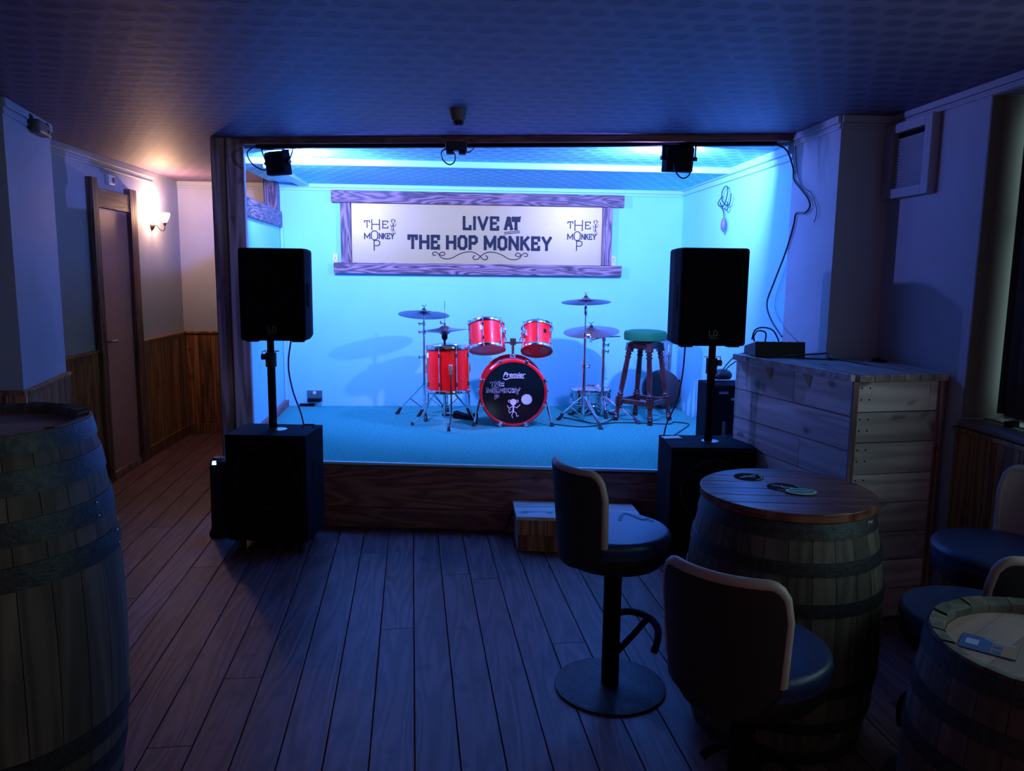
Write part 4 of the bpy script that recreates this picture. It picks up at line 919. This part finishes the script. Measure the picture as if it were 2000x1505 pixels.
# round case and stands against the wall
t = thing('cymbal_bag', 'round black padded bag leaning on the back wall behind the green stool', 'bag', (1.745, 6.42, STAGE + .165), rot=(R(78), 0, R(-6)))
m = MB(); m.lathe([(.10, -.035), (.152, -.030), (.162, -.012), (.162, .012), (.152, .030), (.10, .036), (.001, .038)], 44); m.build('bag_body', 'shell', t)
m = MB(); m.T = Matrix.Translation((.148, 0, 0)); m.tube(smooth_path([(.0, .08, 0), (.03, .05, 0), (.038, 0, 0), (.03, -.06, 0), (.0, -.09, 0)]), .008, 8); m.build('carry_handle', 'shell', t)
for i, (dx, lean) in enumerate(((0, 0), (.045, 6))):
    t = thing('folded_stand', ('folded chrome stand upside down in the stage corner, nearer the stool', 'folded chrome stand upside down in the stage corner, nearer the right wall')[i], 'stand', (1.785 + dx, 6.44 + .02 * i, STAGE + .001), rot=(R(-4), R(-1 + 0 * lean), 0), group='folded stands in the corner')
    MB().tube([(0, 0, 0), (0, 0, .47)], .010, 12).build('tube', 'chrome', t)
    for k in range(3):
        a = R(20 + 120 * k + 40 * i); q = Vector((math.cos(a), math.sin(a), 0))
        m = MB(); m.tube([q * .014 + Vector((0, 0, .33)), q * .03 + Vector((0, 0, .58))], .005, 8); lg = m.build('leg', 'chrome', t)
        m = MB(); m.tube([q * .029 + Vector((0, 0, .57)), q * .033 + Vector((0, 0, .62))], [.010, .015], 10); m.build('rubber_foot', 'rubber', lg)
    m = MB(); joint(m, .20, 1); joint(m, .34, -1); m.tube([(0, 0, .42), (0, 0, .45)], .016, 12); m.build('height_joint', 'chrome', t)
# cables on the stage floor
zc_ = STAGE + .005
cable('stage_cable', [(.72, 5.72, zc_), (.95, 5.6, zc_), (1.2, 5.75, zc_), (1.42, 5.74, zc_), (1.62, 5.70, zc_), (1.68, 5.78, zc_), (1.77, 5.70, zc_), (1.70, 5.55, zc_), (1.55, 5.30, zc_)], .004, 'cable', 'thin black cable wandering over the carpet past the green stool')
cable('stage_cable', [(.85, 6.0, zc_), (.95, 5.85, zc_), (1.10, 5.72, zc_), (1.25, 5.95, zc_)], .004, 'cable', 'thin black cable on the carpet under the tall cymbal stand')

# ------------------------------------------------------------------ barrels
def barrel(label, loc, h, rt, rb, hoops, seed, top=None, rz=0):
    rnd_ = random.Random(seed)
    t = thing('barrel_table', label, 'barrel', loc, rz, 'barrels used as tables')
    def rad(z): u = (z / h - .5) * 2; return rb - (rb - rt) * abs(u) ** 2.1
    n = 26; sub_ = 4; m = MB(); N = 18
    for k in range(n):
        m.rnd = rnd_.random(); a0 = 2 * math.pi * k / n + .003; a1 = 2 * math.pi * (k + 1) / n - .003
        jit = 0 if top else rnd_.uniform(-.004, .002)
        outer = [[(rad(z) * math.cos(a), rad(z) * math.sin(a), z + (jit if z > h * .99 else 0)) for a in [a0 + (a1 - a0) * j / sub_ for j in range(sub_ + 1)]] for z in [h * i / N + (.001 if i == 0 else 0) for i in range(N + 1)]]
        io = m.grid(outer)
        # stave top, chamfered inwards, and the inner lip down to the head
        ri = rad(h) - .032
        inn = [[(r_ * math.cos(a), r_ * math.sin(a), z) for a in [a0 + (a1 - a0) * j / sub_ for j in range(sub_ + 1)]] for r_, z in ((rad(h), h + jit), (ri + .004, h + jit - .006), (ri, h - .012), (ri, h - .06))]
        m.grid(inn)
    m.build('staves', 'barrel', t, angle=40)
    m = MB(); m.lathe([(rt - .004, .004), (rad(h * .25) - .004, h * .25), (rb - .004, h * .5), (rad(h * .75) - .004, h * .75), (rt - .026, h - .05)], 40); m.build('inner_wall', 'black', t)
    for i, (f0, f1) in enumerate(hoops):
        z0, z1 = f0 * h, f1 * h; m = MB(); P = [(rad(z0) + .0005, z0), (rad(z0) + .004, z0), (rad((z0 + z1) / 2) + .0045, (z0 + z1) / 2), (rad(z1) + .004, z1), (rad(z1) + .0005, z1)]
        m.lathe(P, 64, caps=False)
        hp = m.build('hoop', 'iron', t)
        if top != 'slab' and i > 1:
            q = MB()
            for dz in (-.3, .3):
                z = (z0 + z1) / 2 + dz * (z1 - z0); rr = rad(z) + .005; a = R(-60 + 17 * i); q.ball((rr * math.cos(a), rr * math.sin(a), z), .004, 5)
            q.build('rivet', 'steel', hp)
    if top != 'slab':
        m = MB(); w_ = .075; r_ = rt - .033; k = -4
        for k in range(-4, 4):
            m.rnd = rnd_.random(); y0, y1 = k * w_ + .0006, (k + 1) * w_ - .0006
            if max(abs(y0), abs(y1)) > r_:
                y0 = max(y0, -r_ + .002); y1 = min(y1, r_ - .002)
                if y1 <= y0: continue
            ys = [y0 + (y1 - y0) * j / 6 for j in range(7)]
            poly = [(-math.sqrt(max(1e-6, r_ * r_ - y * y)), y) for y in ys[::-1]] + [(math.sqrt(max(1e-6, r_ * r_ - y * y)), y) for y in ys]
            m.prism(poly, h - .045, h - .028)
        m.build('head', 'barhead', t, smooth=False)
    else:
        m = MB(); r_ = rt + .012; w_ = .082
        for k in range(-4, 4):
            m.rnd = rnd_.random(); y0, y1 = k * w_ + .0008, (k + 1) * w_ - .0008
            y0 = max(y0, -r_ + .002); y1 = min(y1, r_ - .002)
            if y1 <= y0: continue
            ys = [y0 + (y1 - y0) * j / 8 for j in range(9)]
            poly = [(-math.sqrt(max(1e-6, r_ * r_ - y * y)), y) for y in ys[::-1]] + [(math.sqrt(max(1e-6, r_ * r_ - y * y)), y) for y in ys]
            m.prism(poly, h, h + .028)
        m.build('table_top', 'bartop', t, smooth=False, bevel=.003, rot=(0, 0, R(-8)))
    return t
sym = lambda hs_: list(hs_) + [(1 - b, 1 - a) for a, b in hs_]
cbar = barrel('oak barrel with iron hoops and a red brown plank top between the two bar stools', (1.105, 2.455, 0), .79, .268, .318, sym([(.935, .995), (.80, .85), (.645, .695)]), 3, 'slab', 0)
m = MB(); 
for k, pts in enumerate(([(0, .02), (0, 0)], [(-.008, .02), (.008, .02)], [(.014, .018), (.014, .002)], [(.014, .012), (.024, .02), (.024, .004)], [(.008, -.012), (.014, -.02)], [(.02, -.012), (.026, -.02)])):
    q = []
    for a, b in pts: an = R(-52) + a / .27; z = .755 + b; q.append((.2775 * math.cos(an), .2775 * math.sin(an), z))
    m.tube(q, .0013, 5)
m.build('chalk_mark', 'chalk', cbar)
barrel('large weathered oak barrel with dark iron hoops at the left edge of the picture', (-1.21, 2.03, 0), 1.14, .262, .322, sym([(.955, .995), (.875, .925), (.775, .825), (.685, .735)]), 5, None, 20)
barrel('oak barrel with a recessed pale head and worn rim in the lower right corner', (1.30, 1.50, 0), .745, .245, .285, sym([(.93, .985), (.80, .85), (.66, .71)]), 11, None, 35)
# things on the barrels
zt = .79 + .0285
def disc(name, label, x, y, z, r, mat, group='drink mats on the barrel', rz=0, extra=None, cat='coaster', sy=1):
    t = thing(name, label, cat, (x, y, z), rz, group)
    m = MB(); m.T = Matrix.Diagonal((1, sy, 1, 1)); m.lathe([(r, 0), (r, .0015)], 32); m.build('card', mat, t, smooth=False)
    if extra: extra(t)
    return t
def ex1(t):
    m = MB(); ribbon(m, [(-.035, -.004), (.03, .012)], .007, .0016, .0022); ribbon(m, [(-.012, .018), (.0, -.004), (.018, -.012)], .003, .0016, .0022)
    ribbon(m, [(.044 * math.cos(a), .044 * math.sin(a)) for a in (-1.4, -1.1, -.8, -.5, -.2, .1)], .004, .0016, .0022); m.build('print_marks', 'chalk', t, smooth=False)
disc('drink_mat', 'dark round drink mat near the far left edge of the barrel top', 1.035, 2.61, zt, .05, 'coastd', rz=10, extra=ex1)
disc('drink_mat', 'dark round drink mat partly under the green oval mat', 1.10, 2.475, zt, .05, 'coastd', rz=-50, extra=ex1)
def ex2(t):
    m = MB(); m.T = Matrix.Diagonal((1, .68, 1, 1)); m.lathe([(.041, .0016), (.041, .0022)], 32); m.build('green_field', 'greenp', t, smooth=False)
    m = MB()
    for k in range(6): ribbon(m, [(-.030 + k * .0105, -.006), (-.028 + k * .0105, .007), (-.023 + k * .0105, .0)], .0022, .0022, .0027)
    m.build('print_marks', 'coastw', t, smooth=False)
disc('drink_mat', 'green and white oval drink mat in the middle of the barrel top', 1.135, 2.41, zt + .0035, .05, 'coastw', rz=-6, extra=ex2, sy=.72)
t = thing('printed_card', 'blue and tan rounded card lying on the recessed barrel head at lower right', 'card', (1.175, 1.540, .7185), -43)
m = MB(); m.box(-.055, .055, -.040, .040, 0, .0015); m.build('card', 'cardb', t, smooth=False)
m = MB(); m.box(.005, .053, -.038, .038, .0016, .002); m.build('tan_field', 'cardo', t, smooth=False)
m = MB(); m.box(-.045, -.02, -.014, .016, .0016, .002); ribbon(m, [(-.01, .030), (.045, .030)], .004, .002, .0024); ribbon(m, [(.0, .022), (.035, .022)], .003, .002, .0024); m.build('print_marks', 'printb', t, smooth=False)
m = MB(); m.box(.008, .026, -.006, .010, .002, .0026); m.box(.010, .026, -.034, -.016, .002, .0026); m.build('blue_square', 'cardb', t, smooth=False)

# ------------------------------------------------------------------ bar stools
def stool(label, x, y, facing, zs=.622, back=True, top=.245, half=44):
    """facing: direction the sitter looks, degrees from +x; the backrest is opposite"""
    t = thing('bar_stool', label, 'bar stool', (x, y, 0), facing, 'leather bar stools')
    MB().lathe([(.205, .001), (.205, .009), (.19, .013), (.04, .016)], 56).build('base_plate', 'iron', t)
    MB().tube([(0, 0, .014), (0, 0, zs - .12)], .0325, 24).build('column', 'black', t)
    arc = [(.17 * math.cos(R(a)), .17 * math.sin(R(a)), .235 - .05 * (abs(a) / 62) ** 3) for a in range(-62, 63, 8)]
    m = MB(); m.tube(arc, .013, 12); m.tube([(.03, 0, .13), (.10, 0, .18), (.17, 0, .235)], .012, 12); m.build('footrest', 'black', t)
    MB().lathe([(.06, zs - .135), (.17, zs - .128), (.193, zs - .10), (.196, zs - .062)], 48).build('seat_pod', 'shell', t)
    MB().lathe([(.196, zs - .063)] + [(.190 + .0125 * math.sin(R(q)), zs - .030 - .0001 + .026 * (1 - math.cos(R(90 - q))) * 0 - .022 * math.cos(R(q))) for q in (30, 60, 90)] + [(.180 + .0225 * math.cos(R(q)), zs - .028 + .022 * math.sin(R(q))) for q in (15, 30, 45, 60, 75, 90)] + [(.14, zs - .003), (.10, zs), (.001, zs + .001)], 56).build('seat', 'leath', t, angle=60)
    n = 28; H = half
    def topz(u):
        k = abs(u); return zs + top - (.0 if k < .70 else .085 * (1 - math.sqrt(max(0, 1 - ((k - .70) / .30) ** 2))))
    def rr(z): return .203 + .030 * max(0, (z - (zs - .10))) / .345
    out, inn = [], []
    K = 12
    for i in range(n + 1):
        u = -1 + 2 * i / n; a = R(180) + R(H) * u; tz = topz(u) ; bz_ = zs - .115 + .10 * abs(u) ** 3
        out.append([(rr(z) * math.cos(a), rr(z) * math.sin(a), z) for z in [bz_ + (tz - bz_) * k / K for k in range(K + 1)]])
        b2 = zs - .055
        inn.append([((rr(z) - .026) * math.cos(a), (rr(z) - .026) * math.sin(a), z) for z in [b2 + (tz - b2) * k / K for k in range(K + 1)]])
    m = MB(); ids = m.grid(out)
    # close the underside of the shell towards the pod
    under = [[(r_ * math.cos(R(180) + R(H) * (-1 + 2 * i / n)), r_ * math.sin(R(180) + R(H) * (-1 + 2 * i / n)), z_) for r_, z_ in ((.17, zs - .12), (rr(out[i][0][2]), out[i][0][2]))] for i in range(n + 1)]
    m.grid(under); m.build('backrest_shell', 'shell', t, angle=60)
    m = MB(); m.grid([q[::-1] for q in inn]); m.build('backrest_pad', 'cream', t, angle=60)
    path = []
    mid = lambda p: (p[0] * (1 - .013 / .22), p[1] * (1 - .013 / .22), p[2])
    i0 = 0
    edge = lambda a, z: mid((rr(z) * math.cos(a), rr(z) * math.sin(a), z))
    path += [edge(R(180 - H), zs - .02 + (topz(-1) - zs + .02) * k / 6) for k in range(6)]
    path += [mid(q[-1]) for q in out]
    path += [edge(R(180 + H), zs - .02 + (topz(1) - zs + .02) * k / 6) for k in range(5, -1, -1)]
    MB().tube(path, .0145, 12).build('piping', 'cream', t, angle=60)
    return t
s1 = stool('blue bar stool left of the plank topped barrel, dark curl mark on its seat', .58, 2.69, 24, top=.235)
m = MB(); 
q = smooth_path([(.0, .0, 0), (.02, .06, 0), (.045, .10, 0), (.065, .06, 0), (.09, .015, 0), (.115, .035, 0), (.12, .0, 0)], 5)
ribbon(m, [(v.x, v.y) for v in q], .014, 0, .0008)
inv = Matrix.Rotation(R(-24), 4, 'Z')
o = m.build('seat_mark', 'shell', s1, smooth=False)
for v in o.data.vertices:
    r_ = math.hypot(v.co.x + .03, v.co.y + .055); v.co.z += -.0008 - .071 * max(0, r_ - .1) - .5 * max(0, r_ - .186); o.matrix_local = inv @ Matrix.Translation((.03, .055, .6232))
stool('nearest bar stool with its dark curved back turned to the camera', .735, 1.80, 47, top=.225)
stool('bar stool against the right wall showing the pale inside of its backrest', 1.86, 2.45, 190, top=.225)
stool('bar stool behind the lower right barrel with only its seat and arched back top showing', 1.50, 2.03, 104, zs=.58, top=.222)
t = thing('bar_stool', 'backless bar stool at the lower left edge in front of the large barrel', 'bar stool', (-1.135, 1.50, 0), 0, 'leather bar stools')
MB().lathe([(.205, .001), (.205, .009), (.19, .013), (.04, .016)], 56).build('base_plate', 'iron', t)
MB().tube([(0, 0, .014), (0, 0, .5)], .0325, 24).build('column', 'black', t)
MB().lathe([(.06, .487), (.17, .494), (.193, .522), (.196, .56)], 48).build('seat_pod', 'shell', t)
MB().lathe([(.196, .559), (.2025, .577), (.201, .60), (.185, .616), (.10, .622), (.001, .623)], 48).build('seat', 'leath', t)
